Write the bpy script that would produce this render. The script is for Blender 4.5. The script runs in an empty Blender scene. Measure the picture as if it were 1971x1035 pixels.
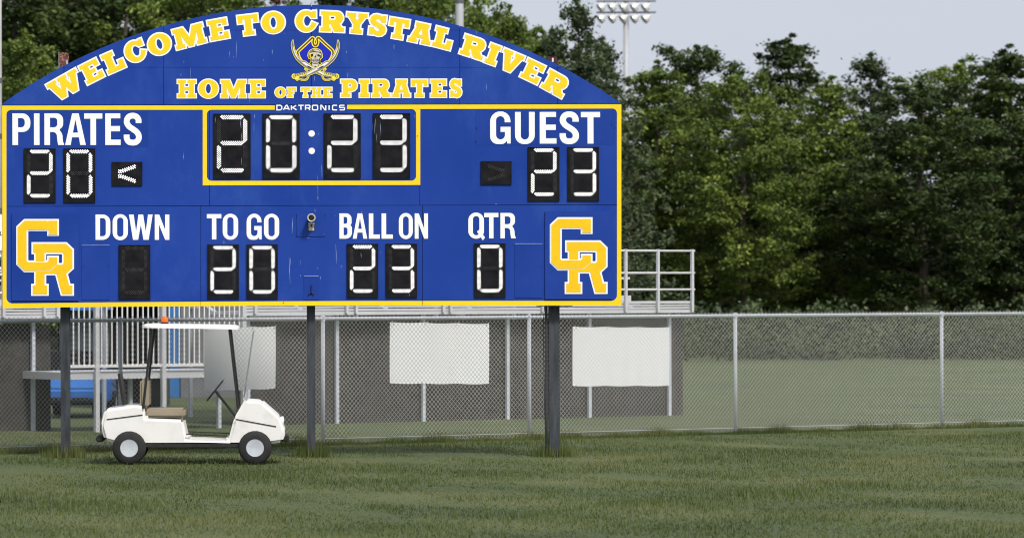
import bpy, bmesh, math, random
import numpy as np
from mathutils import Vector, Matrix, Euler
from mathutils.geometry import tessellate_polygon

SC = bpy.context.scene
COL = SC.collection
R = math.radians
rnd = random.Random(7)

# ------------------------------------------------------------------ camera
F = 8333.0            # focal length in photo pixels
PX0, PY0 = 592.0, 547.0   # principal point (straight ahead, at eye height)
DCAM = 60.0           # metres from the camera to the board face
EYE = 2.4
ROLL = R(0.12)
S = DCAM / F          # metres per photo pixel on the board
cd = bpy.data.cameras.new('camera')
cam = bpy.data.objects.new('camera', cd)
COL.objects.link(cam)
SC.camera = cam
cd.sensor_width = 36.0
cd.lens = 36.0 * F / 1971.0
cd.shift_x = (985.5 - PX0) / 1971.0
cd.shift_y = (PY0 - 517.5) / 1971.0
cd.clip_start = 1.0
cd.clip_end = 6000.0
cd.dof.use_dof = True
cd.dof.focus_distance = 60.0
cd.dof.aperture_fstop = 3.2
cam.location = (0, -DCAM, EYE)
cam.rotation_euler = (Euler((R(90), 0, 0)).to_matrix() @ Matrix.Rotation(-ROLL, 3, 'Z')).to_euler()

# ------------------------------------------------------------------ sky, sun, exposure
SUN_EL, SUN_AZ = R(50), R(152)      # behind the camera, to its right
world = bpy.data.worlds.new('World')
SC.world = world
world.use_nodes = True
wn, wl = world.node_tree.nodes, world.node_tree.links
wn.clear()
sky = wn.new('ShaderNodeTexSky')
sky.sky_type = 'NISHITA'
sky.sun_disc = False
sky.sun_elevation = SUN_EL
sky.sun_rotation = SUN_AZ
sky.air_density = 1.0
sky.dust_density = 5.0
tc = wn.new('ShaderNodeTexCoord')
mp = wn.new('ShaderNodeMapping')
mp.inputs['Scale'].default_value = (1.2, 1.2, 3.5)
nz = wn.new('ShaderNodeTexNoise')
nz.inputs['Scale'].default_value = 2.0
nz.inputs['Detail'].default_value = 6
cr = wn.new('ShaderNodeValToRGB')      # an even overcast cloud deck
cr.color_ramp.elements[0].position = 0.3
cr.color_ramp.elements[0].color = (2.55, 2.75, 3.2, 1)
cr.color_ramp.elements[1].position = 0.7
cr.color_ramp.elements[1].color = (2.95, 3.1, 3.45, 1)
mx = wn.new('ShaderNodeMixRGB')
mx.inputs[0].default_value = 0.9
bg = wn.new('ShaderNodeBackground')
bg.inputs['Strength'].default_value = 0.1
wo = wn.new('ShaderNodeOutputWorld')
wl.new(tc.outputs['Generated'], mp.inputs['Vector'])
wl.new(mp.outputs['Vector'], nz.inputs['Vector'])
wl.new(nz.outputs['Fac'], cr.inputs['Fac'])
wl.new(sky.outputs['Color'], mx.inputs[1])
wl.new(cr.outputs['Color'], mx.inputs[2])
wl.new(mx.outputs['Color'], bg.inputs['Color'])
wl.new(bg.outputs['Background'], wo.inputs['Surface'])

sd = bpy.data.lights.new('sun', 'SUN')
sd.energy = 1.5
sd.angle = R(10)
sd.color = (1.0, 0.96, 0.9)
sun = bpy.data.objects.new('sun', sd)
COL.objects.link(sun)
SUNDIR = Vector((math.sin(SUN_AZ) * math.cos(SUN_EL), math.cos(SUN_AZ) * math.cos(SUN_EL), math.sin(SUN_EL)))
sun.rotation_euler = SUNDIR.to_track_quat('Z', 'Y').to_euler()

SC.view_settings.view_transform = 'Standard'
SC.view_settings.look = 'None'
SC.view_settings.gamma = 1.0
SC.view_settings.use_curve_mapping = False
SC.view_settings.exposure = 1.25
SC.render.film_transparent = False
SC.cycles.filter_width = 1.05


# ------------------------------------------------------------------ helpers
def level(px, py):
    """photo pixel -> offsets from the principal point with the camera roll taken out"""
    dx, dy = px - PX0, py - PY0
    return dx - dy * ROLL, dy + dx * ROLL


def B(px, py):
    """point of the board's face (x, z) in metres"""
    dx, dy = level(px, py)
    return dx * S, EYE - dy * S


def AT(px, py, d):
    dx, dy = level(px, py)
    return Vector((dx * d / F, d - DCAM, EYE - dy * d / F))


def XD(px, d):
    return AT(px, PY0, d).x


def tag(o, label=None, cat=None, group=None, kind=None):
    if label: o['label'] = label
    if cat: o['category'] = cat
    if group: o['group'] = group
    if kind: o['kind'] = kind
    return o


def empty(name, loc=(0, 0, 0), rz=0.0):
    o = bpy.data.objects.new(name, None)
    o.empty_display_size = 0.2
    o.location = loc
    o.rotation_euler = (0, 0, rz)
    COL.objects.link(o)
    return o


class MB:
    def __init__(self):
        self.v, self.f, self.smooth = [], [], False

    def quad(self, a, b, c, d):
        n = len(self.v)
        self.v += [tuple(a), tuple(b), tuple(c), tuple(d)]
        self.f.append((n, n + 1, n + 2, n + 3))

    def box(self, x0, x1, y0, y1, z0, z1):
        n = len(self.v)
        self.v += [(x0, y0, z0), (x1, y0, z0), (x1, y1, z0), (x0, y1, z0),
                   (x0, y0, z1), (x1, y0, z1), (x1, y1, z1), (x0, y1, z1)]
        for q in ((0, 3, 2, 1), (4, 5, 6, 7), (0, 1, 5, 4), (1, 2, 6, 5), (2, 3, 7, 6), (3, 0, 4, 7)):
            self.f.append(tuple(n + i for i in q))
        return self

    def obox(self, o, u, v, w):
        """box from corner o along three edge vectors"""
        n = len(self.v)
        o, u, v, w = Vector(o), Vector(u), Vector(v), Vector(w)
        for p in (o, o + u, o + u + v, o + v, o + w, o + u + w, o + u + v + w, o + v + w):
            self.v.append(tuple(p))
        for q in ((0, 3, 2, 1), (4, 5, 6, 7), (0, 1, 5, 4), (1, 2, 6, 5), (2, 3, 7, 6), (3, 0, 4, 7)):
            self.f.append(tuple(n + i for i in q))
        return self

    def tube(self, p, q, r0, r1=None, n=8, caps=True):
        p, q = Vector(p), Vector(q)
        r1 = r0 if r1 is None else r1
        ax = (q - p)
        if ax.length < 1e-9: return self
        ax.normalize()
        t = Vector((0, 0, 1)) if abs(ax.z) < 0.9 else Vector((1, 0, 0))
        a = ax.cross(t).normalized()
        b = ax.cross(a)
        k = len(self.v)
        for c, r in ((p, r0), (q, r1)):
            for i in range(n):
                an = 2 * math.pi * i / n
                self.v.append(tuple(c + (a * math.cos(an) + b * math.sin(an)) * r))
        for i in range(n):
            j = (i + 1) % n
            self.f.append((k + i, k + j, k + n + j, k + n + i))
        if caps:
            self.f.append(tuple(k + i for i in reversed(range(n))))
            self.f.append(tuple(k + n + i for i in range(n)))
        return self

    def lathe(self, c, prof, axis='Z', n=20):
        """prof = [(radius, height)]"""
        k = len(self.v)
        c = Vector(c)
        for r, h in prof:
            for i in range(n):
                an = 2 * math.pi * i / n
                if axis == 'Z': p = Vector((r * math.cos(an), r * math.sin(an), h))
                elif axis == 'Y': p = Vector((r * math.cos(an), h, r * math.sin(an)))
                else: p = Vector((h, r * math.cos(an), r * math.sin(an)))
                self.v.append(tuple(c + p))
        for m in range(len(prof) - 1):
            for i in range(n):
                j = (i + 1) % n
                self.f.append((k + m * n + i, k + m * n + j, k + (m + 1) * n + j, k + (m + 1) * n + i))
        return self

    def build(self, name, mat, parent=None, smooth=False, bevel=0.0):
        me = bpy.data.meshes.new(name)
        me.from_pydata(self.v, [], self.f)
        me.update()
        if smooth or bevel:
            bm = bmesh.new()
            bm.from_mesh(me)
            if bevel:
                bmesh.ops.bevel(bm, geom=[e for e in bm.edges], offset=bevel, segments=2, affect='EDGES', clamp_overlap=True)
            bmesh.ops.recalc_face_normals(bm, faces=bm.faces)
            bm.to_mesh(me)
            bm.free()
        if smooth:
            for p in me.polygons: p.use_smooth = True
        me.materials.append(mat)
        o = bpy.data.objects.new(name, me)
        COL.objects.link(o)
        if parent: o.parent = parent
        return o


def area2(p):
    return sum(p[i][0] * p[(i + 1) % len(p)][1] - p[(i + 1) % len(p)][0] * p[i][1] for i in range(len(p)))


def plate(mb, outer, holes, yf, th):
    """flat plate in the xz plane, front at y=yf (towards the camera), thickness th"""
    if area2(outer) < 0: outer = outer[::-1]
    holes = [h[::-1] if area2(h) > 0 else h for h in holes]
    loops = [outer] + holes
    flat = [p for l in loops for p in l]
    tris = tessellate_polygon([[Vector((p[0], p[1], 0)) for p in l] for l in loops])
    k = len(mb.v)
    mb.v += [(p[0], yf, p[1]) for p in flat]
    for t in tris:
        a, b, c = (flat[i] for i in t)
        cr_ = (b[0] - a[0]) * (c[1] - a[1]) - (b[1] - a[1]) * (c[0] - a[0])
        mb.f.append(tuple(k + i for i in (t if cr_ > 0 else t[::-1])))
    for l in loops:
        k = len(mb.v)
        n = len(l)
        mb.v += [(p[0], yf, p[1]) for p in l] + [(p[0], yf + th, p[1]) for p in l]
        for i in range(n):
            j = (i + 1) % n
            mb.f.append((k + i, k + n + i, k + n + j, k + j))


def rim(mb, outer, holes, w, yf, step=0.00004):
    """an outline of width w round a plate: one mitred strip per edge"""
    if area2(outer) < 0: outer = outer[::-1]
    holes = [h[::-1] if area2(h) > 0 else h for h in holes]
    q = 0
    for l in [outer] + holes:
        n = len(l)
        for i in range(n):
            a, b, z, c = Vector(l[i]), Vector(l[(i + 1) % n]), Vector(l[i - 1]), Vector(l[(i + 2) % n])
            d = b - a
            if d.length < 1e-9: continue
            d.normalize()
            nn = Vector((d.y, -d.x))        # outward for a counter-clockwise loop

            def ext(d0, d1):
                cr_ = d0.x * d1.y - d0.y * d1.x
                if cr_ <= 0: return 0.0
                an = math.atan2(cr_, d0.dot(d1))
                return min(w * 1.25, w * math.tan(min(an, 3.0) / 2))
            e0 = ext((a - z).normalized(), d)
            e1 = ext(d, (c - b).normalized())
            y = yf - step * (q % 30)
            q += 1
            p = [a - d * 0, b, b + nn * w + d * e1, a + nn * w - d * e0]
            k = len(mb.v)
            mb.v += [(v[0], y, v[1]) for v in p] + [(b.x + d.x * 0, y, b.y)]
            mb.f.append((k, k + 3, k + 2, k + 1))


def fillet(pts, seg=6):
    """polygon with per-vertex corner radius -> smooth polygon"""
    out = []
    n = len(pts)
    for i in range(n):
        p = Vector(pts[i][:2])
        r = pts[i][2] if len(pts[i]) > 2 else 0
        if r <= 0:
            out.append((p.x, p.y)); continue
        a, b = Vector(pts[i - 1][:2]), Vector(pts[(i + 1) % n][:2])
        da, db = (a - p), (b - p)
        la, lb = da.length, db.length
        da.normalize(); db.normalize()
        t = min(r, la * 0.5 if len(pts[i - 1]) > 2 else la, lb * 0.5 if len(pts[(i + 1) % n]) > 2 else lb)
        s_, e_ = p + da * t, p + db * t
        for k in range(seg + 1):
            u = k / seg
            # circle-like quadratic blend
            w1 = 0.7071
            c0, c1, c2 = (1 - u) ** 2, 2 * u * (1 - u) * w1, u * u
            q = (s_ * c0 + p * c1 + e_ * c2) / (c0 + c1 + c2)
            out.append((q.x, q.y))
    return out


def ell(cx, cy, rx, ry, n=40, a0=0, a1=360):
    full = abs(a1 - a0) >= 360
    m = n if full else n + 1
    return [(cx + rx * math.cos(R(a0 + (a1 - a0) * i / n)), cy + ry * math.sin(R(a0 + (a1 - a0) * i / n))) for i in range(m)]


def catmull(pts, n=5):
    out = []
    P = [Vector(p) for p in pts]
    P = [P[0] * 2 - P[1]] + P + [P[-1] * 2 - P[-2]]
    for i in range(1, len(P) - 2):
        for k in range(n):
            t = k / n
            a, b, c, d = P[i - 1], P[i], P[i + 1], P[i + 2]
            q = 0.5 * ((2 * b) + (c - a) * t + (2 * a - 5 * b + 4 * c - d) * t * t + (3 * b - a - 3 * c + d) * t ** 3)
            out.append((q.x, q.y))
    out.append((P[-2].x, P[-2].y))
    return out


def stroke(pts, w, taper=None):
    """open polyline -> outline polygon of width w"""
    L, Rr = [], []
    n = len(pts)
    P = [Vector(p) for p in pts]
    for i in range(n):
        d0 = (P[i] - P[i - 1]).normalized() if i > 0 else (P[1] - P[0]).normalized()
        d1 = (P[i + 1] - P[i]).normalized() if i < n - 1 else d0
        m = (d0 + d1)
        if m.length < 1e-6: m = d1.copy()
        m.normalize()
        nn = Vector((-m.y, m.x))
        c = max(0.45, nn.dot(Vector((-d1.y, d1.x))))
        h = (w if taper is None else taper(i / (n - 1))) / 2 / c
        L.append(tuple(P[i] + nn * h)); Rr.append(tuple(P[i] - nn * h))
    return L + Rr[::-1]


def strip(mb, pts, w, yf, step=0.00002):
    """a stroke laid as a row of mitred quads, safe on tight bends"""
    closed = (Vector(pts[0]) - Vector(pts[-1])).length < 1e-9
    P = [Vector(p) for p in pts]
    n = len(P)
    L, Rr = [], []
    for i in range(n):
        d0 = (P[i] - P[i - 1]).normalized() if i > 0 else ((P[0] - P[-2]).normalized() if closed else (P[1] - P[0]).normalized())
        d1 = (P[i + 1] - P[i]).normalized() if i < n - 1 else ((P[1] - P[0]).normalized() if closed else d0)
        m_ = d0 + d1
        m_ = d1.copy() if m_.length < 1e-6 else m_.normalized()
        nn = Vector((-m_.y, m_.x))
        h = w / 2 / max(0.5, nn.dot(Vector((-d1.y, d1.x))))
        L.append(P[i] + nn * h); Rr.append(P[i] - nn * h)
    for i in range(n - 1):
        y = yf - step * (i % 12)
        k = len(mb.v)
        mb.v += [(p.x, y, p.y) for p in (L[i], L[i + 1], Rr[i + 1], Rr[i])]
        mb.f.append((k, k + 3, k + 2, k + 1))


# ------------------------------------------------------------------ materials
def nmat(name):
    m = bpy.data.materials.new(name)
    m.use_nodes = True
    nt = m.node_tree
    b = nt.nodes['Principled BSDF']
    return m, nt, b


def paint(name, col, rough=0.5, var=0.12, scale=3.0, bump=0.0, metal=0.0, spots=None, spot_amt=0.0, spot_scale=12.0, spec=0.35,
          stretch=(1, 1, 1), bscale=40.0):
    m, nt, b = nmat(name)
    N, Lk = nt.nodes, nt.links
    tc_ = N.new('ShaderNodeTexCoord')
    mp_ = N.new('ShaderNodeMapping'); mp_.inputs['Scale'].default_value = stretch
    Lk.new(tc_.outputs['Object'], mp_.inputs['Vector'])
    n1 = N.new('ShaderNodeTexNoise'); n1.inputs['Scale'].default_value = scale; n1.inputs['Detail'].default_value = 8; n1.inputs['Roughness'].default_value = 0.6
    Lk.new(mp_.outputs['Vector'], n1.inputs['Vector'])
    r1 = N.new('ShaderNodeValToRGB')
    r1.color_ramp.elements[0].position = 0.3; r1.color_ramp.elements[1].position = 0.72
    lo = [c * (1 - var) for c in col]; hi = [min(1, c * (1 + var) + 0.008 * var * 10) for c in col]
    r1.color_ramp.elements[0].color = (*lo, 1); r1.color_ramp.elements[1].color = (*hi, 1)
    Lk.new(n1.outputs['Fac'], r1.inputs['Fac'])
    src = r1.outputs['Color']
    if spots:
        n2 = N.new('ShaderNodeTexNoise'); n2.inputs['Scale'].default_value = spot_scale; n2.inputs['Detail'].default_value = 10; n2.inputs['Roughness'].default_value = 0.7
        Lk.new(mp_.outputs['Vector'], n2.inputs['Vector'])
        r2 = N.new('ShaderNodeValToRGB')
        r2.color_ramp.elements[0].position = 0.5; r2.color_ramp.elements[0].color = (0, 0, 0, 1)
        r2.color_ramp.elements[1].position = 0.72; r2.color_ramp.elements[1].color = (spot_amt,) * 3 + (1,)
        Lk.new(n2.outputs['Fac'], r2.inputs['Fac'])
        mx_ = N.new('ShaderNodeMixRGB')
        mx_.inputs[2].default_value = (*spots, 1)
        Lk.new(r2.outputs['Color'], mx_.inputs[0]); Lk.new(src, mx_.inputs[1])
        src = mx_.outputs['Color']
    Lk.new(src, b.inputs['Base Color'])
    rr = N.new('ShaderNodeMapRange')
    rr.inputs['To Min'].default_value = max(0.05, rough - 0.1); rr.inputs['To Max'].default_value = min(1, rough + 0.12)
    Lk.new(n1.outputs['Fac'], rr.inputs['Value']); Lk.new(rr.outputs['Result'], b.inputs['Roughness'])
    b.inputs['Metallic'].default_value = metal
    b.inputs['Specular IOR Level'].default_value = spec
    if bump:
        n3 = N.new('ShaderNodeTexNoise'); n3.inputs['Scale'].default_value = bscale; n3.inputs['Detail'].default_value = 5
        Lk.new(mp_.outputs['Vector'], n3.inputs['Vector'])
        bp = N.new('ShaderNodeBump'); bp.inputs['Strength'].default_value = bump; bp.inputs['Distance'].default_value = 0.02
        Lk.new(n3.outputs['Fac'], bp.inputs['Height']); Lk.new(bp.outputs['Normal'], b.inputs['Normal'])
    return m


M = {}
M['blue'] = paint('blue enamel', (0.0088, 0.047, 0.305), 0.5, 0.10, 0.7, 0.1, spots=(0.032, 0.09, 0.38), spot_amt=0.85, spot_scale=0.9, stretch=(1, 1, 0.55), bscale=2.0, spec=0.16)  # paler soft blotches paint a sheen into the enamel colour
M['blue2'] = paint('blue enamel hatch', (0.0075, 0.043, 0.285), 0.5, 0.10, 1.1, 0.1, bscale=2.0, spec=0.16)
M['bluegap'] = paint('dark joint', (0.006, 0.015, 0.07), 0.8, 0.1)
M['yellow'] = paint('yellow vinyl', (0.93, 0.64, 0.018), 0.5, 0.04, 5.0, spots=(0.95, 0.74, 0.06), spot_amt=0.5, spot_scale=14, spec=0.15)
M['gold'] = paint('gold vinyl', (0.92, 0.56, 0.014), 0.5, 0.04, 7.0, spots=(0.82, 0.45, 0.01), spot_amt=0.6, spot_scale=22, spec=0.15)
M['white'] = paint('white vinyl', (0.88, 0.88, 0.88), 0.5, 0.01, 6.0, spec=0.3)
M['blackface'] = paint('black digit face', (0.0055, 0.0055, 0.0075), 0.7, 0.15, 6.0, spec=0.10)
M['ledoff'] = paint('unlit diode', (0.12, 0.12, 0.11), 0.25, 0.2, 30.0, spec=0.6)
M['steel'] = paint('dark painted steel', (0.028, 0.034, 0.042), 0.6, 0.35, 4.0, 0.15, spots=(0.09, 0.10, 0.12), spot_amt=0.5, spot_scale=9, stretch=(3, 3, 0.5))
M['rust'] = paint('rusted steel', (0.10, 0.028, 0.018), 0.9, 0.5, 9.0, 0.4, spots=(0.85, 0.45, 0.28), spot_amt=1.0, spot_scale=17)
M['rustdark'] = paint('dark rusted steel', (0.05, 0.012, 0.01), 0.85, 0.3, 9.0, 0.4, spots=(0.16, 0.04, 0.03), spot_amt=0.6, spot_scale=18)
M['galv'] = paint('galvanised steel', (0.50, 0.53, 0.58), 0.5, 0.12, 6.0, metal=0.0, spots=(0.40, 0.42, 0.45), spot_amt=0.5, spot_scale=20)
M['wire'] = paint('chain link wire', (0.36, 0.36, 0.34), 0.5, 0.15, 8.0, metal=0.1)
M['alu'] = paint('weathered aluminium', (0.55, 0.55, 0.57), 0.45, 0.08, 2.0, metal=0.1, spots=(0.40, 0.40, 0.42), spot_amt=0.4, spot_scale=3.0, stretch=(0.6, 0.6, 4))
M['aluw'] = paint('pale aluminium bars', (0.72, 0.71, 0.70), 0.45, 0.08, 3.0, metal=0.1)
M['screen'] = paint('grey brown windscreen fabric', (0.042, 0.038, 0.033), 0.95, 0.3, 5.0, 0.5, spots=(0.085, 0.08, 0.075), spot_amt=0.7, spot_scale=26, bscale=90)
M['banner'] = paint('white vinyl banner', (0.88, 0.89, 0.90), 0.5, 0.01, 2.0, 0.2, bscale=3)
M['conc'] = paint('grey concrete block', (0.15, 0.15, 0.158), 0.9, 0.2, 3.0, 0.4, spots=(0.13, 0.13, 0.13), spot_amt=0.6, spot_scale=8)
M['bluedoor'] = paint('blue painted door', (0.035, 0.16, 0.42), 0.5, 0.12, 3.0)
M['cartwhite'] = paint('white cart plastic', (0.80, 0.78, 0.76), 0.3, 0.04, 2.0, spots=(0.5, 0.45, 0.4), spot_amt=0.3, spot_scale=5)
M['cartblue'] = paint('blue cart paint', (0.05, 0.20, 0.62), 0.3, 0.08, 2.0)
M['rubber'] = paint('black rubber', (0.015, 0.015, 0.015), 0.8, 0.2, 8.0)
M['seat'] = paint('tan seat vinyl', (0.30, 0.25, 0.18), 0.6, 0.1, 4.0)
M['orange'] = paint('orange beacon lens', (0.85, 0.13, 0.01), 0.2, 0.05, 4.0, spec=0.6)
M['camgrey'] = paint('pale cast housing', (0.52, 0.51, 0.47), 0.4, 0.12, 12.0, spots=(0.25, 0.23, 0.19), spot_amt=0.5, spot_scale=40)
M['lens'] = paint('dark lens', (0.02, 0.018, 0.012), 0.15, 0.2, 10.0, spec=0.7)
M['polegrey'] = paint('pale grey pole', (0.40, 0.41, 0.43), 0.55, 0.08, 3.0, metal=0.1, stretch=(1, 1, 0.3))
M['concpole'] = paint('pale concrete pole', (0.50, 0.50, 0.51), 0.8, 0.12, 4.0, 0.3)
M['lamp'] = paint('lamp reflector', (0.70, 0.70, 0.68), 0.25, 0.1, 3.0, metal=0.2)
M['lampdark'] = paint('lamp bracket', (0.10, 0.10, 0.11), 0.5, 0.1, 3.0)
M['glass'] = paint('cart windscreen', (0.20, 0.22, 0.23), 0.08, 0.05, 2.0, spec=0.8)
M['bark'] = paint('bark', (0.085, 0.068, 0.052), 0.95, 0.35, 5.0, 0.8, stretch=(4, 4, 0.7), bscale=10)
M['brown'] = paint('emblem brown', (0.13, 0.055, 0.025), 0.5, 0.1)
M['violet'] = paint('emblem blue', (0.016, 0.026, 0.46), 0.5, 0.05, spec=0.15)
M['cream'] = paint('emblem pale yellow', (0.95, 0.80, 0.08), 0.5, 0.03, spec=0.15)
M['bone'] = paint('emblem bone', (0.66, 0.62, 0.50), 0.5, 0.12, 20.0)
M['ink'] = paint('emblem ink', (0.02, 0.018, 0.02), 0.5, 0.1)
M['silver'] = paint('emblem blade', (0.82, 0.81, 0.84), 0.5, 0.05, 20.0)
M['greyink'] = paint('emblem grey', (0.22, 0.19, 0.15), 0.5, 0.15, 20.0)
M['scratch'] = paint('bare scratched metal', (0.30, 0.37, 0.56), 0.5, 0.2, 30.0)
M['darkpanel'] = paint('black sign panel', (0.02, 0.022, 0.03), 0.4, 0.1)
M['green'] = paint('green sign stripe', (0.03, 0.2, 0.06), 0.4, 0.1)

m, nt, b = nmat('lit diode')
b.inputs['Base Color'].default_value = (0.3, 0.3, 0.3, 1)
b.inputs['Emission Color'].default_value = (1.0, 0.985, 0.96, 1)
b.inputs['Emission Strength'].default_value = 0.80
M['ledon'] = m


def leafmat(name, dark, mid, light, scale=0.5):
    m, nt, b = nmat(name)
    N, Lk = nt.nodes, nt.links
    g = N.new('ShaderNodeNewGeometry')
    tc_ = N.new('ShaderNodeTexCoord')
    n1 = N.new('ShaderNodeTexNoise'); n1.inputs['Scale'].default_value = scale; n1.inputs['Detail'].default_value = 3
    Lk.new(tc_.outputs['Object'], n1.inputs['Vector'])
    ad = N.new('ShaderNodeMath'); ad.operation = 'MULTIPLY_ADD'; ad.inputs[1].default_value = 0.45
    Lk.new(g.outputs['Random Per Island'], ad.inputs[0])
    mu = N.new('ShaderNodeMath'); mu.operation = 'MULTIPLY_ADD'; mu.inputs[1].default_value = 1.5; mu.inputs[2].default_value = -0.47
    Lk.new(n1.outputs['Fac'], mu.inputs[0]); Lk.new(mu.outputs[0], ad.inputs[2])
    r = N.new('ShaderNodeValToRGB')
    r.color_ramp.elements[0].position = 0.1; r.color_ramp.elements[0].color = (*dark, 1)
    r.color_ramp.elements[1].position = 0.95; r.color_ramp.elements[1].color = (*light, 1)
    e = r.color_ramp.elements.new(0.55); e.color = (*mid, 1)
    Lk.new(ad.outputs[0], r.inputs['Fac']); Lk.new(r.outputs['Color'], b.inputs['Base Color'])
    b.inputs['Roughness'].default_value = 0.6
    b.inputs['Specular IOR Level'].default_value = 0.25
    tr = N.new('ShaderNodeBsdfTranslucent')
    Lk.new(r.outputs['Color'], tr.inputs['Color'])
    ms = N.new('ShaderNodeMixShader'); ms.inputs[0].default_value = 0.25
    Lk.new(b.outputs[0], ms.inputs[1]); Lk.new(tr.outputs[0], ms.inputs[2])
    Lk.new(ms.outputs[0], N['Material Output'].inputs['Surface'])
    return m


M['leafdark'] = leafmat('dark evergreen leaves', (0.021, 0.034, 0.012), (0.050, 0.080, 0.020), (0.120, 0.160, 0.036), 0.33)
M['leafmid'] = leafmat('mid green leaves', (0.055, 0.088, 0.020), (0.13, 0.185, 0.034), (0.28, 0.34, 0.065), 0.5)
M['leafgrey'] = leafmat('grey green leaves', (0.040, 0.060, 0.030), (0.078, 0.110, 0.050), (0.16, 0.20, 0.085), 0.5)
M['leafbrown'] = leafmat('reddish brown leaves', (0.06, 0.03, 0.015), (0.12, 0.06, 0.03), (0.2, 0.11, 0.05), 0.8)

# grass ground
m, nt, b = nmat('mown grass')
N, Lk = nt.nodes, nt.links
tc_ = N.new('ShaderNodeTexCoord')
n1 = N.new('ShaderNodeTexNoise'); n1.inputs['Scale'].default_value = 0.35; n1.inputs['Detail'].default_value = 8
n2 = N.new('ShaderNodeTexNoise'); n2.inputs['Scale'].default_value = 9.0; n2.inputs['Detail'].default_value = 8; n2.inputs['Roughness'].default_value = 0.75
Lk.new(tc_.outputs['Object'], n1.inputs['Vector']); Lk.new(tc_.outputs['Object'], n2.inputs['Vector'])
ma = N.new('ShaderNodeMixRGB'); ma.inputs[0].default_value = 0.5
Lk.new(n1.outputs['Fac'], ma.inputs[1]); Lk.new(n2.outputs['Fac'], ma.inputs[2])
r = N.new('ShaderNodeValToRGB')
r.color_ramp.elements[0].position = 0.34; r.color_ramp.elements[0].color = (0.040, 0.055, 0.018, 1)
r.color_ramp.elements[1].position = 0.66; r.color_ramp.elements[1].color = (0.125, 0.13, 0.05, 1)
e = r.color_ramp.elements.new(0.5); e.color = (0.070, 0.095, 0.028, 1)
Lk.new(ma.outputs[0], r.inputs['Fac']); Lk.new(r.outputs['Color'], b.inputs['Base Color'])
b.inputs['Roughness'].default_value = 0.95
bp = N.new('ShaderNodeBump'); bp.inputs['Distance'].default_value = 0.05; bp.inputs['Strength'].default_value = 0.8
Lk.new(n2.outputs['Fac'], bp.inputs['Height']); Lk.new(bp.outputs['Normal'], b.inputs['Normal'])
M['grass'] = m
M['blade'] = leafmat('grass blades', (0.05, 0.072, 0.018), (0.095, 0.125, 0.030), (0.22, 0.21, 0.085), 0.35)

# ------------------------------------------------------------------ ground
g = MB()
g.quad((-1500, -200, 0), (1500, -200, 0), (1500, 3000, 0), (-1500, 3000, 0))
tag(g.build('ground', M['grass']), kind='structure')

# ------------------------------------------------------------------ the scoreboard
board = empty('scoreboard', (B(600, 590)[0], 0, 0))
tag(board, 'big blue and yellow football scoreboard with an arched top and lit white digits', 'scoreboard')
OX = board.location.x


def par(o, p):
    """parent keeping world placement (all parents are unrotated, unscaled)"""
    o.parent = p
    w = Vector((0, 0, 0))
    q = p
    while q is not None:
        w += q.location
        q = q.parent
    o.location = o.location - w
    return o


FACE = 0.0     # y of the painted face
GAP = 0.5     # half joint in pixels


def panel(poly_px, name='cabinet_panel', mat='blue', yf=FACE, th=0.16, holes=()):
    mb = MB()
    plate(mb, [B(*p) for p in poly_px], [[B(*p) for p in h] for h in holes], yf, th)
    return par(mb.build(name, M[mat]), board)


def arch_y(x, r=1030.0):
    return 9.8 + r - math.sqrt(r * r - (x - 600.0) ** 2)


def arch_run(x0, x1, n=24):
    return [(x0 + (x1 - x0) * i / n, arch_y(x0 + (x1 - x0) * i / n)) for i in range(n + 1)]


def xarch(y):      # half width of the arch at height y
    h = y - 9.8
    return math.sqrt(max(0, 1030.0 ** 2 - (1030.0 - h) ** 2))


def bot(x):        # the sagging lower edge of the board, in photo pixels
    xs = [0, 4, 220, 460, 600, 700, 1200]
    ys = [592.6, 592.6, 590.2, 588.6, 588.0, 587.7, 587.4]
    return float(np.interp(x, xs, ys))


def topy(x):
    return 203.0 - 2.2 * (x / 1185.0)


# arch panels: three rows, joints at y=58, y=130, verticals as in the photo
g2 = GAP
rows = [(130.0, None, [6, 123, 315, 599.5, 885, 1073, 1196]), (58.5, 130.0, [0, 315, 599.5, 885, 1200]), (None, 58.5, [0, 599.5, 1200])]
# bottom row (y 130..203)
xs = rows[0][2]
for i in range(6):
    a, b_ = xs[i], xs[i + 1]
    la, lb = a + g2, b_ - g2
    if i == 0:
        poly = [(5, topy(5) - 0.8), (lb, topy(lb) - 0.8), (lb, 130.3), (600 - xarch(130.3), 130.3)] + [p for p in arch_run(lb, 6.5, 14) if p[1] > 130.3]
    elif i == 5:
        poly = [(la, topy(la) - 0.8), (1196, topy(1196) - 0.8)] + [p for p in arch_run(1195, la, 14) if p[1] > 130.3] + [(600 + xarch(130.3), 130.3), (la, 130.3)]
    else:
        poly = [(la, topy(la) - 0.8), (lb, topy(lb) - 0.8), (lb, 130.3), (la, 130.3)]
    panel(poly, 'arch_panel')
w1 = xarch(129.7)
for a, b_ in ((600 - w1, 315), (315, 599.5), (599.5, 885), (885, 600 + w1)):
    la, lb = a + g2, b_ - g2
    if a < 300:
        poly = [(a, 129.7), (lb, 129.7), (lb, arch_y(lb))] + arch_run(lb, a, 16)[1:-1]
    elif b_ > 1000:
        poly = [(la, 129.7), (b_, 129.7)] + arch_run(b_, la, 16)[1:]
    else:
        poly = [(la, 129.7), (lb, 129.7), (lb, 58.8), (la, 58.8)]
    panel(poly, 'arch_panel')
for a, b_ in ((315, 599.5), (599.5, 885)):
    la, lb = a + g2, b_ - g2
    poly = [(la, 58.2), (lb, 58.2)] + arch_run(lb, la, 24)
    panel(poly, 'arch_panel')

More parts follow.
